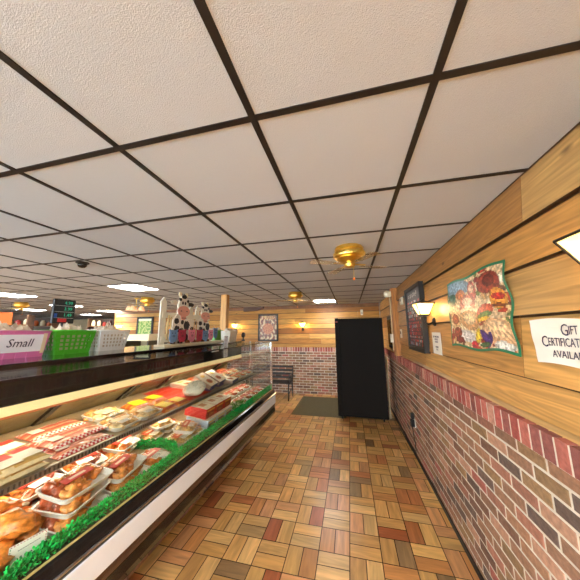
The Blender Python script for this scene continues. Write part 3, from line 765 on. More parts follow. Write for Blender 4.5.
# parsley garland
def garland(name, pts, label, n, w=.035, hgt=.05, seed=1):
    rg = random.Random(seed); mb = MB()
    pts = [Vector(p) for p in pts]; L_ = [0]
    for i in range(1, len(pts)): L_.append(L_[-1] + (pts[i] - pts[i - 1]).length)
    for _ in range(n):
        s = rg.uniform(0, L_[-1]); i = max(k for k in range(len(pts) - 1) if L_[k] <= s)
        q = (s - L_[i]) / (L_[i + 1] - L_[i]); p = pts[i].lerp(pts[i + 1], q)
        th = rg.uniform(0, PI); rr = rg.uniform(.3, 1)
        t_ = (pts[i + 1] - pts[i]).normalized(); sd = t_.cross(Vector((0, 0, 1)))
        c = p + sd * math.cos(th) * w * rr + Vector((0, 0, max(.004, math.sin(th) * hgt * rr)))
        d = (sd * math.cos(th) + Vector((0, 0, 1)) * (math.sin(th) + .2) + t_ * rg.uniform(-.8, .8)).normalized()
        e = d.cross(Vector((rg.uniform(-1, 1), rg.uniform(-1, 1), rg.uniform(-1, 1)))).normalized()
        l, ww = rg.uniform(.010, .020), rg.uniform(.004, .008)
        k = rg.uniform(.85, 1.15); col = (int(30 * k), int(206 * k), int(100 * k))
        if rg.random() < .3: col = (10, 140, 56)
        mb.face([c - e * ww * .5, c + d * l * .5 - e * ww, c + d * l, c + d * l * .5 + e * ww], col)
    mb.tube([p + Vector((0, 0, .016)) for p in pts], .016, 8, (16, 120, 54))
    return tag(mb.build(name, M_leaf), label, 'garland')
garland('parsley_garland', [(-1.445, Y0 + .1 + k * .25, .80) for k in range(21)], 'long bright green plastic parsley strip along the front of the case', 15000, .03, .06)
dv = [(-1.47, 1.95), (-1.5, 1.97), (-1.58, 1.985), (-1.68, 1.97), (-1.78, 1.93), (-1.88, 1.87)]
garland('parsley_garland', [(x, y, zd(x) + .005 + .02 * math.sin(i)) for i, (x, y) in enumerate(dv)], 'short green parsley divider curving across the lower deck between food packs', 2600, .025, .07, 4)

# ------------------------------------------------------------------ FOOD
TD = math.atan(.13); TS = math.atan(.1)
def tray_mesh(w, l, h, name, parent, col=(238, 236, 228)):
    # w along x, l along y
    mb = MB()
    def ring(a, b, z, n=5):
        pts = []; r_ = min(a, b) * .3
        for cx, cy, s in ((a - r_, b - r_, 0), (-a + r_, b - r_, 1), (-a + r_, -b + r_, 2), (a - r_, -b + r_, 3)):
            for k in range(n):
                an = s * PI / 2 + k / (n - 1) * PI / 2
                pts.append((cx + r_ * math.cos(an), cy + r_ * math.sin(an), z))
        return pts
    R_ = [ring(w / 2 - .018, l / 2 - .018, 0), ring(w / 2 - .003, l / 2 - .003, h), ring(w / 2, l / 2, h + .002), ring(w / 2 - .008, l / 2 - .008, h + .003), ring(w / 2 - .022, l / 2 - .022, .006)]
    n = len(R_[0]); vs = [p for r_ in R_ for p in r_]
    fs = [tuple(reversed(range(n))), tuple(range(4 * n, 5 * n))]
    for q in range(4): fs += [(q * n + i, q * n + (i + 1) % n, (q + 1) * n + (i + 1) % n, (q + 1) * n + i) for i in range(n)]
    mb.idx(vs, fs, col); return mb.build(name, M_foam, parent, smooth='angle')
def film(w, l, z, bulge, parent, seed=0):
    mb = MB(); nx, ny = 12, 16
    vs = []
    for j in range(ny + 1):
        for i in range(nx + 1):
            u_, v_ = i / nx * 2 - 1, j / ny * 2 - 1
            e = (1 - u_ ** 4) * (1 - v_ ** 4)
            vs.append((u_ * w / 2, v_ * l / 2, z + bulge * e + .004 * noise.noise(Vector((u_ * 4 + seed, v_ * 5, seed))) * e))
    mb.idx(vs, [(j * (nx + 1) + i, j * (nx + 1) + i + 1, (j + 1) * (nx + 1) + i + 1, (j + 1) * (nx + 1) + i) for j in range(ny) for i in range(nx)])
    return mb.build('plastic_wrap', M_wrap, parent, smooth=True)
def tray_pack(label, meatcols, w=.2, l=.26, h=.03, n=7, mr=.04, labcol=((206, 52, 40), (238, 232, 214)), seed=0, bul=.028, white_label=True, name='meat_tray'):
    t = thing(name, label, 'food pack')
    tray_mesh(w, l, h, 'foam_tray', t)
    rg = random.Random(seed); mb = MB()
    cols = max(1, round(n ** .5)); rows = math.ceil(n / cols); q = 0
    for i in range(cols):
        for j in range(rows):
            if q >= n: break
            q += 1
            x = (-.5 + (i + .5) / cols) * (w - .05) + rg.uniform(-.006, .006); y = (-.5 + (j + .5) / rows) * (l - .06) + rg.uniform(-.008, .008)
            Mx = Euler((rg.uniform(-.2, .2), rg.uniform(-.2, .2), rg.uniform(-.8, .8))).to_matrix().to_4x4()
            mb.blob((x, y, h * .75), ((w - .04) / cols * .62, (l - .05) / rows * .62, mr * .75), rg.uniform(0, 99), .85, rg.choice(meatcols), 3, Mx, 1.7)
    mb.build('meat_pieces', M_meat, t, smooth=True)
    zt = h + bul
    mb = MB(); mb.box(-.03, .025, -.085, .075, zt + .003, zt + .005, labcol[0])
    lb_ = mb.build('red_label', M_print, t)
    mb = MB(); mb.box(-.012, .006, -.05, .04, zt + .005, zt + .0056, (240, 206, 176)); mb.build('label_print', M_print, lb_)
    if white_label:
        mb = MB(); mb.box(.03, .08, -.06, .03, zt + .002, zt + .004, labcol[1])
        for k in range(4): mb.box(.036 + k * .011, .04 + k * .011, -.052, .02, zt + .004, zt + .0045, (90, 84, 80))
        mb.build('white_label', M_print, t)
    film(w - .004, l - .004, h + .003, bul, t, seed)
    return t
CH_ = [(214, 128, 50), (196, 100, 40), (224, 150, 76), (170, 76, 34), (146, 58, 30)]
PALE = [(230, 186, 116), (214, 160, 90), (238, 206, 150), (196, 130, 70)]
RAW = [(190, 84, 62), (206, 110, 84), (176, 64, 50)]
PINK = [(220, 120, 86), (232, 160, 124), (200, 90, 64), (240, 206, 160)]
ORG = [(214, 120, 40), (200, 96, 34), (226, 146, 60)]
placed = []
def put(proto, x, y, surf, rz=0, dz=0, label=None, group=None, tx=0, ty=0, first=False):
    z = (zd(x) if surf == 'd' else zs(x)) + .004 + dz
    tilt = TD if surf == 'd' else TS
    Mx = Matrix.Rotation(tilt, 4, 'Y') @ Matrix.Rotation(rz, 4, 'Z') @ Matrix.Rotation(tx, 4, 'X') @ Matrix.Rotation(ty, 4, 'Y')
    o = proto if first else dup(proto)
    o.location = (x, y, z); o.rotation_euler = Mx.to_euler()
    if label: o['label'] = label
    if group: o['group'] = group
    return o
chick = tray_pack('x', CH_, seed=1, w=.23, l=.3, n=10, white_label=False)
# --- deck: stacks of chicken trays
put(chick, -1.575, 1.22, 'd', .12, 0, 'white tray of browned chicken, bottom of the nearest stack behind the parsley', first=True)
put(chick, -1.59, 1.24, 'd', .2, .062, 'white tray of browned chicken, middle of the nearest stack behind the parsley')
put(chick, -1.595, 1.25, 'd', .05, .124, 'white tray of browned chicken, topmost of the nearest stack behind the parsley')
chick2 = tray_pack('x', CH_, seed=8, w=.2, l=.24)
put(chick2, -1.86, 1.18, 'd', -.1, .0, 'white chicken tray under the shelf edge behind the nearest stack, lower one', first=True)
put(chick2, -1.86, 1.2, 'd', .15, .062, 'white chicken tray under the shelf edge behind the nearest stack, upper one')
put(chick2, -1.88, 1.47, 'd', .05, .0, 'chicken tray tucked under the shelf behind the second stack, bottom one')
put(chick2, -1.85, 1.47, 'd', -.2, .062, 'chicken tray tucked under the shelf behind the second stack, top one')
put(chick, -1.9, 1.74, 'd', .1, .0, 'browned chicken tray under the shelf, behind the mixed pieces tray')
put(chick, -1.575, 1.545, 'd', -.05, 0, 'white chicken tray at the bottom of the second stack from the left')
put(chick, -1.6, 1.54, 'd', .22, .062, 'tilted white chicken tray with big golden pieces on the second stack')
orng = tray_pack('x', ORG, seed=5, w=.2, l=.22, n=5)
put(orng, -1.58, 1.80, 'd', .1, .0, 'clear wrapped tray of mixed pieces just left of the curved parsley divider', first=True)
put(orng, -1.84, 1.76, 'd', .2, .062, 'orange meat tray in the back row left of the curved parsley divider')
# smoked pieces
smp = thing('smoked_chicken_piece', 'x', 'smoked meat')
mb = MB(); mb.blob((0, 0, .04), (.062, .095, .04), 4, .55, (214, 128, 48), 3); mb.blob((0, .09, .04), (.03, .045, .024), 9, .4, (196, 104, 40), 3); sb = mb.build('meat', M_meat, smp, smooth=True)
mb = MB(); mb.blob((0, .14, .042), (.010, .02, .009), 2, .2, (226, 200, 160), 2); mb.build('bone_end', M_meat, smp, smooth=True)
sp = [(-1.56, .80, 0, .9), (-1.70, .78, 0, -.4), (-1.66, .97, 0, 1.2), (-1.86, .82, 0, .2), (-1.9, 1.0 - .02, 0, 1.4 + PI), (-1.62, .87, .07, 2.0), (-1.8, .88, .075, -.9), (-1.53, .62, 0, .3), (-1.72, .6, 0, 1.0), (-1.9, .62, 0, 2.2)]
for k, (x, y, dz, rz) in enumerate(sp):
    put(smp, x, y + .1, 'd', rz, dz, 'orange smoked chicken piece in the loose pile at the near end of the deck', 'smoked chicken pieces on the lower deck', first=(k == 0))
# price card
t = thing('price_card', 'small white price card with dashed border before the smoked chicken', 'price card', (-1.488, .98, .80), (0, 0, -.25)); t.scale = (.85, .85, .85)
a = MB(); a.box(-.002, 0, -.075, .075, .01, .115, (236, 236, 226)); cd = a.build('card', M_paint, t)
a = MB()
for k in range(12):
    for zz in (.014, .108): a.box(0, .0012, -.07 + k * .012, -.064 + k * .012, zz, zz + .004, (170, 50, 60))
for k in range(7):
    for y_ in (-.072, .068): a.box(0, .0012, y_, y_ + .004, .02 + k * .013, .026 + k * .013, (170, 50, 60) if y_ > 0 else (60, 140, 90))
for k in range(10): a.box(0, .0012, -.04 + k * .009, -.034 + k * .009, .078 + k * .0005, .081 + k * .0005, (70, 70, 80))
for k in range(4): a.box(0, .0012, -.03 + k * .02, -.022 + k * .02, .04, .048, (60, 60, 70))
a.build('border_print', M_print, cd)
a = MB(); a.box(-.02, -.002, -.02, .02, 0, .02, (220, 220, 210)); a.build('card_stand', M_paint, t)
# after divider: breaded packs
brd = tray_pack('x', PALE, seed=12, w=.2, l=.22, n=9, labcol=((206, 90, 50), (240, 232, 210)))
for k, (x, y, l) in enumerate([(-1.6, 2.16, 'pale breaded food tray right beside the curved parsley divider, front row'), (-1.6, 2.34, 'pale breaded food tray touching the red cartons, front row'),
                               (-1.86, 2.08, 'pale breaded food tray in the back row just past the parsley divider'), (-1.86, 2.32, 'pale breaded food tray in the back row left of the red cartons')]):
    put(brd, x, y, 'd', .1 - .15 * (k % 2), 0, l, first=(k == 0))
put(brd, -1.86, 2.2, 'd', -.2, .064, 'pale breaded food tray atop the back row past the parsley divider')
put(brd, -1.6, 2.25, 'd', .35, .064, 'pale breaded food tray lying on top of two others beside the red cartons')
# cartons
def carton(label, side, seed):
    t = thing('food_carton', label, 'carton')
    a = MB(); a.box(-.13, .13, -.09, .09, 0, .1, side); bx = a.build('carton_body', M_print, t, bevel=.002)
    a = MB()
    a.box(.13, .1315, -.06, .06, .012, .06, (120, 60, 36)); a.box(.1315, .132, -.035, .04, .02, .045, (176, 96, 50)); a.box(.13, .1315, -.075, .075, .07, .085, (226, 176, 70))
    a.build('side_picture', M_print, bx)
    a = MB(); a.box(-.128, .128, -.088, .088, .1, .1015, (242, 232, 206)); a.box(-.02, .05, -.04, .04, .1015, .1025, (196, 130, 80)); a.box(-.08, -.06, -.05, .05, .1015, .1025, (226, 180, 50)); a.build('top_print', M_print, bx)
    return t
cg = carton('x', (176, 188, 200), 1); cr = carton('x', (186, 46, 40), 2)
for k in range(3):
    put(cg, -1.615, 2.53 + k * .187, 'd', 0, 0, ['blue-grey sided carton with brown picture, bottom row, nearest of three', 'blue-grey sided carton, bottom row, middle of three', 'blue-grey sided carton, bottom row, farthest of three'][k], first=(k == 0))
    put(cr, -1.64, 2.54 + k * .187, 'd', 0, .104, ['red carton with pale lid, top row, nearest of three', 'red carton with pale lid, top row, middle of three', 'red carton with pale lid, top row, farthest of three'][k], first=(k == 0))
t = thing('price_tag', 'small blue grey price tag standing past the red cartons', 'price tag', (-1.62, 3.1, zd(-1.62)), (0, 0, -.5))
a = MB(); a.box(-.002, .002, -.045, .045, .1, .17, (176, 186, 206)); a.build('card', M_paint, t)
a = MB(); a.tube([(0, 0, .0), (0, 0, .11)], .003, 6); a.build('pin', M_steel, t)
pnk = tray_pack('x', PINK, seed=21, w=.2, l=.2, n=12, labcol=((206, 60, 50), (240, 226, 206)), mr=.03)
n_ = 0
for r_, x in enumerate((-1.58, -1.83)):
    for c_ in range(5):
        if r_ == 0 and c_ == 0: continue
        put(pnk, x, 3.2 + c_ * .23, 'd', random.uniform(-.1, .1), 0, None, None, first=(n_ == 0))
        o = pnk if n_ == 0 else COL.objects[-1]
        n_ += 1
pk_objs = [o for o in COL.objects if o.get('category') == 'food pack' and o['label'] == 'x']
for o in pk_objs:
    o['label'] = 'pink sliced meat tray on the lower deck at the far end of the case'; o['group'] = 'pink meat trays at the far end of the lower deck'
for k, (x, y) in enumerate([(-1.55, 3.14), (-1.52, 3.3)]):
    mb = MB(); rg = random.Random(k)
    for _ in range(260):
        c = Vector((rg.gauss(0, .03), rg.gauss(0, .035), abs(rg.gauss(.03, .02)))); d = Vector((rg.uniform(-1, 1), rg.uniform(-1, 1), rg.uniform(.1, 1))).normalized(); e = d.cross(Vector((0, 1, .3))).normalized()
        mb.face([c, c + d * .015 - e * .008, c + d * .03, c + d * .015 + e * .008], rg.choice([(70, 140, 50), (110, 170, 70), (206, 214, 170)]))
    mb.blob((0, 0, .015), (.03, .03, .012), 1, .3, (80, 140, 60), 2)
    o = mb.build('lettuce_garnish', M_leaf); o.location = (x, y, zd(x)); tag(o, ['leafy green garnish beside the price tag past the red cartons', 'leafy green garnish farther along toward the pink trays'][k], 'garnish')

# --- SHELF
def flat_pack(label, base, stripes, w, l, h=.03, seed=0, cat='food pack', name='bacon_pack', check=None, lab=None):
    t = thing(name, label, cat); rg = random.Random(seed)
    nx, ny = 16, 26; mb = MB(); vs = []
    for j in range(ny + 1):
        for i in range(nx + 1):
            u_, v_ = i / nx * 2 - 1, j / ny * 2 - 1; e = (1 - abs(u_) ** 5) * (1 - abs(v_) ** 5)
            vs.append((u_ * w / 2, v_ * l / 2, .004 + h * e * (1 + .18 * noise.noise(Vector((u_ * 3 + seed, v_ * 4, seed))))))
    for j in range(ny):
        for i in range(nx):
            u_, v_ = i / nx, j / ny
            c = stripes[int((u_ * 9 + .5 * noise.noise(Vector((v_ * 5, u_ * 3, seed)))) * 1.0) % len(stripes)]
            if check and (u_ < .16 or u_ > .84): c = check[(i + j) % 2]
            a_ = j * (nx + 1) + i
            mb.face([vs[a_], vs[a_ + 1], vs[a_ + nx + 2], vs[a_ + nx + 1]], c)
    mb.box(-w / 2, w / 2, -l / 2, l / 2, 0, .004, base)
    mb.build('sealed_contents', mat_pack, t)
    if lab:
        for (x0, x1, y0, y1, c) in lab:
            m2 = MB(); m2.box(x0, x1, y0, y1, h + .006, h + .008, c); m2.build('label', M_print, t)
    return t
mat_pack = mat('sealed_pack', attr=True, rough=.28, var=.12, vscale=40, coat=.6, bump=.25, bscale=60)
RW = ((200, 44, 52), (240, 226, 214))
bac = flat_pack('x', (206, 90, 70), [(206, 110, 80), (236, 176, 140), (190, 84, 62)], .175, .36, .022, 1, check=RW, lab=[(-.03, .03, -.15, -.08, (240, 230, 214))])
for k, (x, y, l) in enumerate([(-1.83, 1.42, 'red checked bacon pack on the shelf, front row'), (-2.01, 1.44, 'red checked bacon pack on the shelf, middle row'), (-2.19, 1.5, 'red checked bacon pack on the shelf, back row')]):
    put(bac, x, y, 's', 0, 0, l, first=(k == 0))
put(bac, -1.92, 1.44, 's', .06, .03, 'red checked bacon pack lying across the others on the shelf')
lp = flat_pack('x', (226, 206, 160), [(226, 196, 130), (206, 166, 96), (236, 216, 170)], .2, .26, .03, 3, name='sausage_pack', lab=[(-.07, .0, -.1, .0, (210, 50, 44)), (-.03, .06, .0, .1, (244, 236, 214)), (.0, .08, -.1, .0, (244, 236, 214)), (-.08, -.03, .02, .1, (210, 60, 48))])
for k, (x, y, dz, l) in enumerate([(-1.85, 1.07, 0, 'cream sausage pack with red and white labels at near end of shelf, under another'), (-1.85, 1.08, .035, 'cream sausage pack with red and white labels, uppermost at near end of shelf'),
                                   (-2.09, 1.14, 0, 'cream sausage pack with red label in the back row of the shelf, nearest'), (-1.84, .78, 0, 'cream sausage pack at the left edge of the shelf'), (-2.08, .84, 0, 'cream sausage pack at the left edge of the shelf, back row')]):
    put(lp, x, y, 's', .05, dz, l, first=(k == 0))
fil = tray_pack('x', PALE, seed=31, w=.22, l=.25, n=4, labcol=((236, 214, 170), (240, 234, 220)), bul=.02)
for k, (x, y, rz, l) in enumerate([(-1.86, 1.75, .0, 'pale chicken breast tray on the shelf right of the bacon'), (-1.86, 2.0, .05, 'pale chicken breast tray on the shelf left of the yellow packs'), (-2.12, 1.82, .05, 'pale sausage tray in the back row of the shelf between bacon and yellow packs')]):
    put(fil, x, y, 's', rz, 0, l, first=(k == 0))
yel = flat_pack('x', (206, 110, 40), [(214, 110, 44), (196, 80, 36), (226, 140, 60)], .2, .2, .035, 6, name='yellow_label_pack', lab=[(-.065, .06, -.07, .06, (244, 214, 36))])
for k, (x, y, rz, l) in enumerate([(-1.83, 2.21, .1, 'orange pack with yellow label on the shelf front, nearer one'), (-1.83, 2.4, 0, 'orange pack with yellow label on the shelf front, touching the red sheet'), (-2.07, 2.13, -.1, 'orange pack with yellow label in the shelf back row, nearer one'), (-2.07, 2.34, .05, 'orange pack with yellow label in the shelf back row, farther one')]):
    put(yel, x, y, 's', rz, 0, l, first=(k == 0))
mb = MB(); mb.box(-.3, .27, -.26, .24, 0, .003, (206, 56, 34)); o = mb.build('red_paper_sheet', M_paint); put(o, -2.03, 2.72, 's', 0, 0, first=True); tag(o, 'bright red paper sheet lying on the shelf under the white wrapped roll', 'paper sheet')
t = thing('wrapped_meat_roll', 'large white speckled wrapped loaf on the red sheet on the shelf', 'wrapped food')
mb = MB(); mb.blob((0, 0, .07), (.1, .17, .075), 3, .18, (238, 234, 214), 4, freq=1.2); 
mb.build('wrapping', M_gpaint, t, smooth=True)
mb = MB(); rg = random.Random(2)
for _ in range(46):
    an, b_ = rg.uniform(-1.3, 1.3), rg.uniform(-.7, .7); n3 = Vector((math.sin(an) * math.cos(b_), math.sin(b_), abs(math.cos(an)) * math.cos(b_)))
    d = 1 + .18 * noise.noise(n3 * 1.2 + Vector((11.1, 3.9, 0)))
    c = Vector((n3.x * .1, n3.y * .17, n3.z * .075)) * (d * 1.005) + Vector((0, 0, .07)); mb.blob(c, (.004, .004, .003), 0, 0, (70, 90, 60), 1)
mb.build('printed_specks', M_paint, t)
t.scale = (1.12, 1.12, 1.05)
put(t, -1.84, 2.72, 's', .1, .004, first=True)
pie = thing('pie_box', 'x', 'box')
mb = MB(); mb.box(-.13, .13, -.12, .12, 0, .05, (236, 228, 206)); pb_ = mb.build('box_body', M_print, pie, bevel=.002)
mb = MB(); mb.box(.13, .1315, -.12, .12, 0, .05, (70, 66, 120)); mb.box(-.13, .13, -.1215, -.12, 0, .05, (196, 170, 150)); mb.box(-.13, .13, .12, .1215, 0, .05, (70, 66, 120)); mb.build('blue_sides', M_print, pb_)
mb = MB(); mb.blob((.045, 0, .047), (.05, .07, .008), 1, .1, (190, 110, 60), 2); mb.blob((.05, 0, .05), (.03, .045, .008), 1, .1, (150, 76, 40), 2); mb.blob((-.07, 0, .048), (.03, .06, .005), 1, .1, (236, 196, 80), 2); mb.build('pie_picture', M_print, pb_)
for k, (x, y, rz, ty, dz, l) in enumerate([(-1.9, 3.03, .15, .42, .075, 'white pie box with blue sides, propped up, nearer of the two'), (-1.92, 3.29, .15, .42, .075, 'white pie box with blue sides, propped up, farther of the two'),
                                   (-2.16, 2.96, .0, 0, 0, 'white pie box lying flat at the shelf back behind the propped ones'), (-1.84, 3.53, .1, 0, 0, 'white pie box lying flat at the shelf front past the propped ones')]):
    put(pie, x, y, 's', rz, dz, l, ty=ty, first=(k == 0))
for k, y in enumerate((3.03, 3.29)):
    mb = MB(); mb.prism([(.0, 0), (-.2, 0), (-.2, .12)], -.09, .09, 'y', (120, 100, 140)); o = mb.build('box_prop', M_paint); put(o, -1.79, y, 's', .15, .0, first=True); tag(o, ['card wedge propping the nearer tilted pie box', 'card wedge propping the farther tilted pie box'][k], 'prop')
bagp = tray_pack('x', [(236, 206, 150), (226, 176, 120), (214, 120, 80)], seed=41, w=.2, l=.18, n=9, labcol=((206, 70, 50), (240, 230, 200)), mr=.035)
q = 0
for r_, x in enumerate((-1.83, -2.07)):
    for c_ in range(4):
        y = 3.46 + c_ * .23 + (.3 if r_ == 0 else 0)
        if y > 4.3: continue
        put(bagp, x, y, 's', random.uniform(-.08, .08), 0, 'pale wrapped food tray on the shelf at the far end of the case', 'pale food trays at the far end of the shelf', first=(q == 0)); q += 1
redt = flat_pack('x', (206, 60, 40), [(206, 70, 40), (226, 140, 90)], .1, .3, .04, 8, name='red_sausage_pack')
for k, y in enumerate((3.3, 3.7, 4.1)): put(redt, -2.27, y, 's', 0, 0, ['red sausage pack along the shelf back, nearest of three', 'red sausage pack along the shelf back, middle of three', 'red sausage pack along the shelf back, farthest of three'][k], first=(k == 0))

# ------------------------------------------------------------------ ON TOP OF THE CASE
TZ = 1.6515
def basket(label, col, w, l, h, holes, rows, cols, loc, rz=0, name='plastic_basket'):
    # w across (x), l along (y); flares upward; slotted walls modelled as lattice
    t = thing(name, label, 'basket', loc, (0, 0, rz))
    th = .004; fl_ = .028
    def P(u_, v_, side):
        # u along wall 0..1, v up 0..1
        ww, ll = w / 2 - fl_ + fl_ * v_, l / 2 - fl_ + fl_ * v_; z = h * v_
        return {0: (ww, -ll + 2 * ll * u_, z), 1: (-ww, ll - 2 * ll * u_, z), 2: (ww - 2 * ww * u_, ll, z), 3: (-ww + 2 * ww * u_, -ll, z)}[side]
    mb = MB()
    mb.box(-w / 2 + fl_, w / 2 - fl_, -l / 2 + fl_, l / 2 - fl_, 0, .004, col)
    for side in range(4):
        nc = cols if side < 2 else max(3, round(cols * w / l)); nr = rows
        us = [0.0, .06]; us_h = []
        for c in range(nc):
            a0_ = .08 + .84 * c / nc; a1_ = .08 + .84 * (c + 1) / nc; m_ = (a1_ - a0_) * holes[0]
            us_h.append((a0_ + m_, a1_ - m_))
        vs_h = []
        for r_ in range(nr):
            b0_ = .16 + .68 * r_ / nr; b1_ = .16 + .68 * (r_ + 1) / nr; m_ = (b1_ - b0_) * holes[1]
            vs_h.append((b0_ + m_, b1_ - m_))
        U_ = sorted({0, 1} | {v for p in us_h for v in p}); V_ = sorted({0, 1} | {v for p in vs_h for v in p})
        for a_, b_ in zip(U_, U_[1:]):
            for c_, d_ in zip(V_, V_[1:]):
                hole = any(abs(a_ - p[0]) < 1e-6 for p in us_h) and any(abs(c_ - p[0]) < 1e-6 for p in vs_h)
                if hole:
                    continue
                mb.face([P(a_, c_, side), P(b_, c_, side), P(b_, d_, side), P(a_, d_, side)], col)
    o = mb.build('basket_body', M_plast, t)
    so = o.modifiers.new('solid', 'SOLIDIFY'); so.thickness = th; so.offset = -1
    mb = MB()
    pts = [(w / 2, -l / 2, h), (w / 2, l / 2, h), (-w / 2, l / 2, h), (-w / 2, -l / 2, h)]
    for i in range(4): mb.tube([pts[i], pts[(i + 1) % 4]], .007, 8, col)
    mb.build('rim', M_plast, t, smooth=True)
    return t
def bagpile(loc, w, l, h, label, seed):
    mb = MB(); nx, ny = 16, 20; vs = []
    for j in range(ny + 1):
        for i in range(nx + 1):
            u_, v_ = i / nx * 2 - 1, j / ny * 2 - 1; e = (1 - u_ ** 4) * (1 - v_ ** 4)
            p = Vector((u_ * 4 + seed, v_ * 5, seed * 2.0))
            q = .78 + .22 * (1 - (max(abs(u_), abs(v_)) - .0) ** 6)
            ed = 1.0 if max(abs(u_), abs(v_)) < .999 else 0.0
            zz = ed * h * (.62 + .38 * e + .3 * noise.noise(p) + .12 * noise.noise(p * 3)) + .003
            vs.append((u_ * w / 2 * (.78 + .22 * min(1, zz / .2)), v_ * l / 2 * (.78 + .22 * min(1, zz / .2)), zz))
    mb.idx(vs, [(j * (nx + 1) + i, j * (nx + 1) + i + 1, (j + 1) * (nx + 1) + i + 1, (j + 1) * (nx + 1) + i) for j in range(ny) for i in range(nx)], (214, 190, 160))
    n = len(vs)
    mb.idx([(v[0] * .96, v[1] * .96, 0) for v in (vs[0], vs[nx], vs[-1], vs[-1 - nx])], [(0, 1, 2, 3)], (200, 180, 150))
    o = mb.build('clear_bags', M_bagp); o.location = loc
    return tag(o, label, 'plastic bags')
PKc = (216, 120, 176)
pkb = basket('pink plastic basket with a taped paper reading Small, at left edge', PKc, .26, .58, .195, (.25, .3), 1, 10, (-2.5, 1.215, TZ))
mb = MB()
BX = -2.5 + .13
# paper and tape on the aisle face
def onface(v, out=.004): return BX - .028 + .028 * v + out
def facequad(y0, y1, v0, v1, out, par, nm, mt, col):
    m_ = MB(); h = .195
    q = [(onface(v0, out), y0, TZ + h * v0), (onface(v0, out), y1, TZ + h * v0), (onface(v1, out), y1, TZ + h * v1), (onface(v1, out), y0, TZ + h * v1)]
    q2 = [(a_ - .001, b_, c_) for a_, b_, c_ in q]
    m_.idx(q + q2, [(0, 1, 2, 3), (7, 6, 5, 4), (0, 4, 5, 1), (1, 5, 6, 2), (2, 6, 7, 3), (3, 7, 4, 0)], col)
    o = m_.build(nm, mt); o.parent = par; o.matrix_parent_inverse = Matrix.Translation(par.location).inverted()
    return o
ps = thing('paper_label', 'white paper label reading Small taped to the pink basket', 'label', (-2.32, 1.25, TZ))
facequad(1.18, 1.47, .22, .88, .006, ps, 'sheet', M_paint, (232, 232, 240))
facequad(1.16, 1.19, .14, .92, .008, ps, 'masking_tape', M_paint, (226, 206, 170)); facequad(1.455, 1.48, .14, .92, .008, ps, 'masking_tape', M_paint, (226, 206, 170))
R_, U_, N_ = FR['x+']; sl = math.atan2(.028, .195); U2 = Vector((math.sin(sl), 0, math.cos(sl))); N2 = Vector((math.cos(sl), 0, -math.sin(sl)))
o = text('Small', .085, (onface(.55, .0085), 1.32, TZ + .195 * .55), (R_, U2, N2), M_ink, None, sx=.85, shear=.2); o.parent = ps; o.matrix_parent_inverse = Matrix.Translation(ps.location).inverted()
GR = (76, 176, 44)
basket('green plastic basket with round holes between the pink and white baskets', GR, .26, .33, .2, (.2, .18), 4, 6, (-2.5, 1.705, TZ))
basket('white slotted plastic basket at the near side of the cow fence', (222, 224, 222), .26, .33, .2, (.22, .18), 4, 7, (-2.5, 2.08, TZ))
for (y, l, lab, sd) in ((1.215, .52, 'clear crumpled plastic bags heaped in the pink basket', 1), (1.705, .27, 'clear crumpled plastic bags heaped in the green basket', 2), (2.08, .27, 'clear crumpled plastic bags heaped in the white slotted basket', 3)):
    bagpile((-2.5, y, TZ + .006), .235, l, .22, lab, sd)
# far small baskets

# cow fence
CX = -2.28
t = thing('cow_fence_display', 'white picket fence display with two painted black and white cows on the case top', 'display', (0, 0, 0))
a = MB(); a.box(CX - .07, CX + .09, 2.58, 4.02, TZ + .001, TZ + .026, (236, 226, 196)); a.build('base_board', M_paint, t, bevel=.004)
def picket(y, h, w=.085, zb=TZ + .026):
    m_ = MB(); m_.prism([(y - w / 2, zb), (y + w / 2, zb), (y + w / 2, zb + h - .06), (y, zb + h), (y - w / 2, zb + h - .06)], CX - .03, CX - .012, 'x', (232, 228, 210)); m_.build('picket', M_paint, t, bevel=.003)
picket(2.64, .60, .10); 
for y, h in ((2.95, .52), (3.2, .54), (3.36, .55), (3.62, .5)): picket(y, h)
a = MB()
for zz in (TZ + .05, TZ + .36): a.box(CX - .012, CX, 2.62, 3.68, zz, zz + .07, (230, 226, 206))
a.build('rail', M_paint, t)
def ell(cx, cz, rx, rz_, n=18, j=0, seed=0):
    return [(cx + rx * math.cos(2 * PI * k / n) * (1 + j * noise.noise(Vector((k * .9, seed, 0)))), cz + rz_ * math.sin(2 * PI * k / n) * (1 + j * noise.noise(Vector((k * .9, seed, 4))))) for k in range(n)]
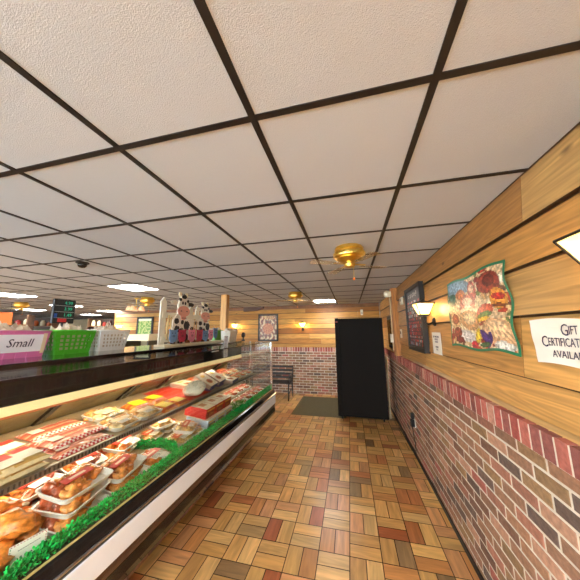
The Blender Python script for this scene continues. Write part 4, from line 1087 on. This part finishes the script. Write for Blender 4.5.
def cow(cy, zb, s, sy, body_side):
    W, K, PK_, TN = (232, 228, 214), (26, 24, 26), (224, 158, 138), (206, 176, 120)
    root = MB(); x0 = CX + .005
    def L_(pr, d0, d1, c): root.prism([(cy + p[0] * sy, zb + p[1] * s) for p in pr], x0 + d0, x0 + d1, 'x', c)
    # body, neck, legs
    L_([(-.10, 0), (-.03, 0), (-.02, .12), (.03, .12), (.04, 0), (.11, 0), (.12, .2), (.09, .34), (.03, .42), (-.05, .42), (-.11, .33), (-.12, .18)], 0, .02, W)
    if body_side:
        L_([(-.36, .12), (-.3, .0), (-.26, .0), (-.25, .14), (-.1, .14), (-.05, .3), (-.1, .36), (-.34, .36), (-.4, .28)], -.004, .016, W)
        for e in ((-.3, .28, .05, .05), (-.2, .2, .04, .04), (-.15, .31, .03, .03), (-.36, .22, .025, .05)): L_(ell(*e, 14, .5, e[0] * 9), .016, .019, K)
    for q, e in enumerate(((-.07, .31, .03, .04), (.07, .25, .04, .07), (-.06, .2, .035, .05), (.01, .3, .02, .035), (.0, .18, .03, .04), (.07, .08, .03, .06), (-.08, .05, .018, .035))): L_(ell(*e, 14, .5, q), .02, .023, K)
    # head
    L_([(-.075, .5), (-.06, .6), (-.03, .66), (.03, .66), (.06, .6), (.075, .5), (.05, .42), (-.05, .42)], .02, .04, W)
    L_(ell(0, .45, .085, .075, 18), .04, .05, PK_); L_(ell(0, .37, .035, .045, 14), .038, .048, PK_)
    for q in (-1, 1):
        L_(ell(q * .018, .565, .010, .024, 12), .04, .046, K if q < 0 else (40, 40, 44)); L_(ell(q * .04, .45, .010, .008, 8), .05, .052, (60, 30, 30))
        L_(ell(q * .115, .56, .045, .03, 14, .3, q), .015, .03, K if q > 0 else W); L_(ell(q * .045, .685, .018, .035, 10), .015, .03, (226, 214, 180))
    L_(ell(0, .655, .035, .03, 14, .5, 3), .04, .046, K); L_(ell(-.052, .61, .02, .022, 12, .4, 5), .04, .044, K); L_(ell(.055, .6, .016, .022, 12, .4, 6), .04, .044, K)
    for q in range(5): L_([(-.03 + q * .014, .36), (-.02 + q * .014, .36), (-.022 + q * .014, .34)], .05, .052, (70, 40, 40))
    root.build('cow_figure', M_paint, t)
    m_ = MB(); m_.tube([(x0 + .01, cy - .16 * sy, zb + .38 * s), (x0 + .014, cy - .18 * sy, zb + .2 * s), (x0 + .012, cy - .17 * sy, zb + .06 * s)], .012, 8, TN); m_.tube([(x0 + .01, cy - .13 * sy, zb + .36 * s), (x0 + .02, cy - .14 * sy, zb + .2 * s), (x0 + .012, cy - .14 * sy, zb + .05 * s)], .010, 8, TN); m_.build('straw_tail', M_paint, t, smooth=True)
cow(2.95, TZ + .02, .98, 1.5, False); cow(3.49, TZ + .05, .83, 1.45, True)
tags = [(2.74, (110, 142, 180), 'blue'), (2.91, (178, 36, 72), 'crimson'), (3.12, (222, 128, 150), 'pink'), (3.31, (178, 34, 60), 'red'), (3.46, (110, 142, 180), 'blue'), (3.62, (222, 128, 150), 'pink'), (3.76, (104, 136, 176), 'blue')]
tl = ['blue wooden mitten tag, leftmost under the cow fence', 'crimson mitten tag under the larger cow', 'pink mitten tag between the two cows, fatter one', 'red mitten tag just left of the smaller cow', 'blue mitten tag right under the smaller cow', 'pink mitten tag near the right end of the fence', 'blue mitten tag, rightmost and highest under the fence']
for k, ((y, c, n), l) in enumerate(zip(tags, tl)):
    zz = TZ + .15 - (.01 if k in (4,) else 0) + (.03 if k == 6 else 0)
    q = thing('hanging_tag', l, 'ornament', (CX + .07, y, zz)); q.scale = (1, 1.4 if k < 5 else 1.15, 1.2)
    m_ = MB(); m_.prism([(-.05, .03), (-.06, .055), (-.035, .045), (.035, .045), (.06, .055), (.05, .03), (.052, -.05), (.03, -.085), (0, -.095), (-.03, -.085), (-.052, -.05)], 0, .012, 'x', c); bd = m_.build('board', M_paint, q, bevel=.002)
    m_ = MB(); m_.prism(ell(0, -.02, .02, .014, 12), .012, .016, 'x', tuple(int(v * .75) for v in c)); 
    for s_ in (-1, 1): m_.prism(ell(s_ * .018, .012, .006, .006, 8), .012, .015, 'x', (30, 26, 30))
    m_.build('painted_face', M_paint, bd)
    m_ = MB(); m_.tube([(.006, 0, .045), (-.03, 0, .09)], .002, 6, (200, 180, 140)); m_.build('hanging_cord', M_paint, q)
for k, (y, c) in enumerate([(2.76, (60, 30, 26)), (2.9, (40, 26, 26)), (3.06, (130, 80, 50)), (3.2, (110, 60, 40)), (3.3, (150, 90, 60)), (3.42, (96, 60, 40)), (3.55, (120, 70, 50))]):
    m_ = MB(); m_.lathe([(0, 0), (.03, 0), (.034, .015), (.022, .035), (.012, .042), (0, .044)], 14, col=c); o = m_.build('candle_jar', M_gpaint, smooth='angle'); o.location = (CX + .055, y, TZ + .0265)
    tag(o, 'small brown trinket jar standing on the cow fence base board', 'jar', 'trinket jars on the fence base board')
# items right of cows
def bin_(label, col, x, y, w, l, h, mt=None):
    t = thing('container', label, 'container', (x, y, TZ))
    m_ = MB(); m_.prism([(-w / 2 + .02, 0), (w / 2 - .02, 0), (w / 2, h), (w / 2 - .006, h), (w / 2 - .026, .006), (-w / 2 + .026, .006), (-w / 2 + .006, h), (-w / 2, h)], -l / 2, l / 2, 'y', col)
    m_.prism([(-w / 2 + .02, 0), (w / 2 - .02, 0), (w / 2, h), (-w / 2, h)], -l / 2, -l / 2 + .006, 'y', col); m_.prism([(-w / 2 + .02, 0), (w / 2 - .02, 0), (w / 2, h), (-w / 2, h)], l / 2 - .006, l / 2, 'y', col)
    m_.build('bin_body', mt or M_plast, t)
    m_ = MB()
    for q in range(6): m_.blob((random.uniform(-.05, .05), (q - 2.5) * l / 7, h + .0), (.05, .04, .04), q, .5, (226, 206, 176), 2)
    m_.build('bagged_contents', M_bagp, t, smooth=True)
    return t
bin_('bright green bin holding clear bags just right of the cow fence', (84, 170, 36), -2.42, 3.98 - .0 + .1, .22, .1 + .14, .2)
M_frost = mat('frosted_plastic', (220, 214, 196), rough=.3, alpha=.75)
c1 = bin_('frosted container of bags beyond the green bin on the case top', (226, 220, 200), -2.15, 4.11, .2, .2, .19, M_frost)
c2 = bin_('frosted container of bags at the very end of the case top', (226, 220, 200), -2.12, 4.27 - .02, .1, .06, .17, M_frost); c2.location.y = 4.28
# price signs
t = thing('price_sign', 'tall narrow white price list hanging from the case top edge', 'sign', (-1.982, 3.72, 0))
a = MB(); a.box(0, .002, -.065, .065, 1.42, 1.755, (232, 230, 240)); sh2 = a.build('card', M_paint, t)
a = MB()
for k in range(13): a.box(.002, .003, -.042, .03 + random.uniform(-.02, .01), 1.45 + k * .023, 1.456 + k * .023, (90, 84, 120))
a.build('text_lines', M_print, sh2)
t = thing('price_sign', 'small wide white price card on the case top edge below the cows', 'sign', (-1.982, 3.4, 0))
a = MB(); a.box(0, .002, -.1, .1, 1.53, 1.615, (232, 226, 240)); sh2 = a.build('card', M_paint, t)
a = MB()
for k in range(3): a.box(.002, .003, -.08, .07, 1.548 + k * .02, 1.555 + k * .02, (90, 84, 120))
a.build('text_lines', M_print, sh2)
t = thing('desk_clamp', 'small black clamp device at the far end of the case top', 'device', (-1.93, 4.28, TZ))
a = MB(); a.lathe([(0, 0), (.035, 0), (.03, .02), (.015, .03), (.015, .08), (0, .08)], 14); a.build('base', M_blackm, t, smooth='angle')
a = MB(); a.blob((0, 0, .11), (.035, .05, .05), 2, .3, sub=2); a.build('head', M_black, t, smooth=True)

# ------------------------------------------------------------------ BEHIND THE COUNTER, FAR LEFT
t = thing('price_board', 'black digital style price board with green figures above the green basket', 'price board', (-3.2, 2.13, 1.94), (0, 0, 0))
a = MB(); a.box(-.03, 0, -.11, .11, 0, .275); a.build('board', M_blackm, t, bevel=.003)
for k, s_ in enumerate(('4.99', '3.99', '1.49')):
    text(s_, .05, (.0015, .035, .235 - k * .07), 'x+', mat('glowing_green', (50, 206, 160), emit=(50, 206, 160), estr=.15) if k == 0 else bpy.data.materials['glowing_green'], t, name='price_figures')  # green figures given a faint glow of their own
a = MB()
for k in range(3): a.box(0, .002, -.1, .1, .2 - k * .07, .203 - k * .07, (210, 206, 200))
a.box(0, .002, -.06, .03, .015, .055, (206, 40, 40)); a.box(0, .002, -.1, -.07, .06, .11, (40, 90, 180)); a.build('printed_marks', M_print, t)
a = MB(); a.tube([(-.015, 0, .0), (-.015, 0, -.9)], .012); a.build('pole', M_blackm, t)
a = MB(); a.box(-.2, .2, -.3, .3, -1.94, -.9, (150, 120, 90)); a.build('stand_cabinet', M_paint, t)
# cream cabinet / cooler near fence
t = thing('glass_topped_cooler', 'cream topped display cooler with green goods behind the white basket', 'cooler', (-5.3, 5.5, 0))
a = MB(); a.box(-.45, .45, -.35, .35, 0, 1.35, (186, 160, 120)); a.build('body', M_paint, t)
a = MB(); a.box(-.45, .45, -.35, .35, 1.62, 1.78, (240, 226, 190)); a.build('cream_header', M_paint, t)  # plain cream painted header
a = MB(); a.box(-.45, .45, .3, .35, 1.35, 1.62, (200, 180, 140)); 
for x in (-.45, .41): a.box(x, x + .04, -.35, .35, 1.35, 1.62, (90, 80, 60))
a.build('side_walls', M_paint, t)
for k in range(4):
    m_ = MB(); m_.blob((0, 0, .07), (.08, .12, .07), k, .4, random.choice([(90, 130, 40), (120, 150, 60), (170, 150, 70)]), 2); o = m_.build('greens_bundle', M_meat, smooth=True); o.location = (-5.3 - .3 + k * .2, 5.4, 1.35); tag(o, 'green produce bundle inside the cream topped cooler', 'produce', 'produce in the cooler')
# shelving with goods
def shelving(x, y, w, label, seed, rz=0):
    t = thing('store_shelf', label, 'shelving', (x, y, 0), (0, 0, rz))
    for sx in (-w / 2, w / 2 - .03):
        a = MB(); a.box(sx, sx + .03, -.25, .25, 0, 2.47, (90, 60, 36)); a.build('side_panel', M_paint, t)
    for k in range(5):
        a = MB(); a.box(-w / 2, w / 2, -.25, .25, .1 + k * .5, .13 + k * .5, (130, 90, 50)); a.build('shelf_board', M_paint, t)
    a = MB(); a.box(-w / 2, w / 2, .24, .25, .0, 2.47, (80, 54, 34)); a.build('back_panel', M_paint, t)
    rg = random.Random(seed)
    for k in (3, 4):
        n = int(w / .22)
        for q in range(n):
            h = rg.uniform(.14, .26) ; m_ = MB(); c = rg.choice([(176, 50, 36), (206, 170, 90), (90, 50, 36), (200, 90, 40), (226, 210, 170), (130, 40, 36)])
            m_.lathe([(0, 0), (.07, 0), (.08, .03), (.078, h * .7), (.05, h * .88), (.05, h), (0, h)], 10, col=c)
            o = m_.build('food_jar', M_gpaint, smooth='angle'); ca, sa = math.cos(rz), math.sin(rz); lx = -w / 2 + .13 + q * .22
            o.location = (x + lx * ca, y + lx * sa, .13 + k * .5); tag(o, 'coloured jar on the ' + label.replace('tall dark shelving', 'shelving'), 'jar', 'jars on ' + label)
shelving(-12.9, 7.3, 1.9, 'tall dark shelving far left behind the pink basket', 1, .55)
shelving(-10.7, 9.3, 2.0, 'tall dark shelving behind the white slotted basket', 2, .5)
shelving(-11.3, 6.0, .9, 'tall dark shelving between the orange sign and the price board', 3, .7)
t = thing('hanging_sign', 'orange hanging sign at the left edge above the pink basket', 'sign', (-8.3, 4.1, 2.05), (0, 0, .9))
a = MB(); a.box(-.25, .25, -.01, .01, 0, .3, (236, 120, 30)); a.build('board', M_paint, t)
for s_ in (-.2, .2):
    a = MB(); a.tube([(s_, 0, .3), (s_, 0, .555)], .003, 6); a.build('wire', M_blackm, t)

# ------------------------------------------------------------------ LIGHT
w = bpy.data.worlds.new('world'); scn.world = w; w.use_nodes = True
bg = w.node_tree.nodes['Background']; bg.inputs[0].default_value = (.80, .92, 1.05, 1); bg.inputs[1].default_value = 7.0
scn.view_settings.view_transform = 'Standard'; scn.view_settings.look = 'None'; scn.view_settings.gamma = 1
scn.view_settings.exposure = 1.3
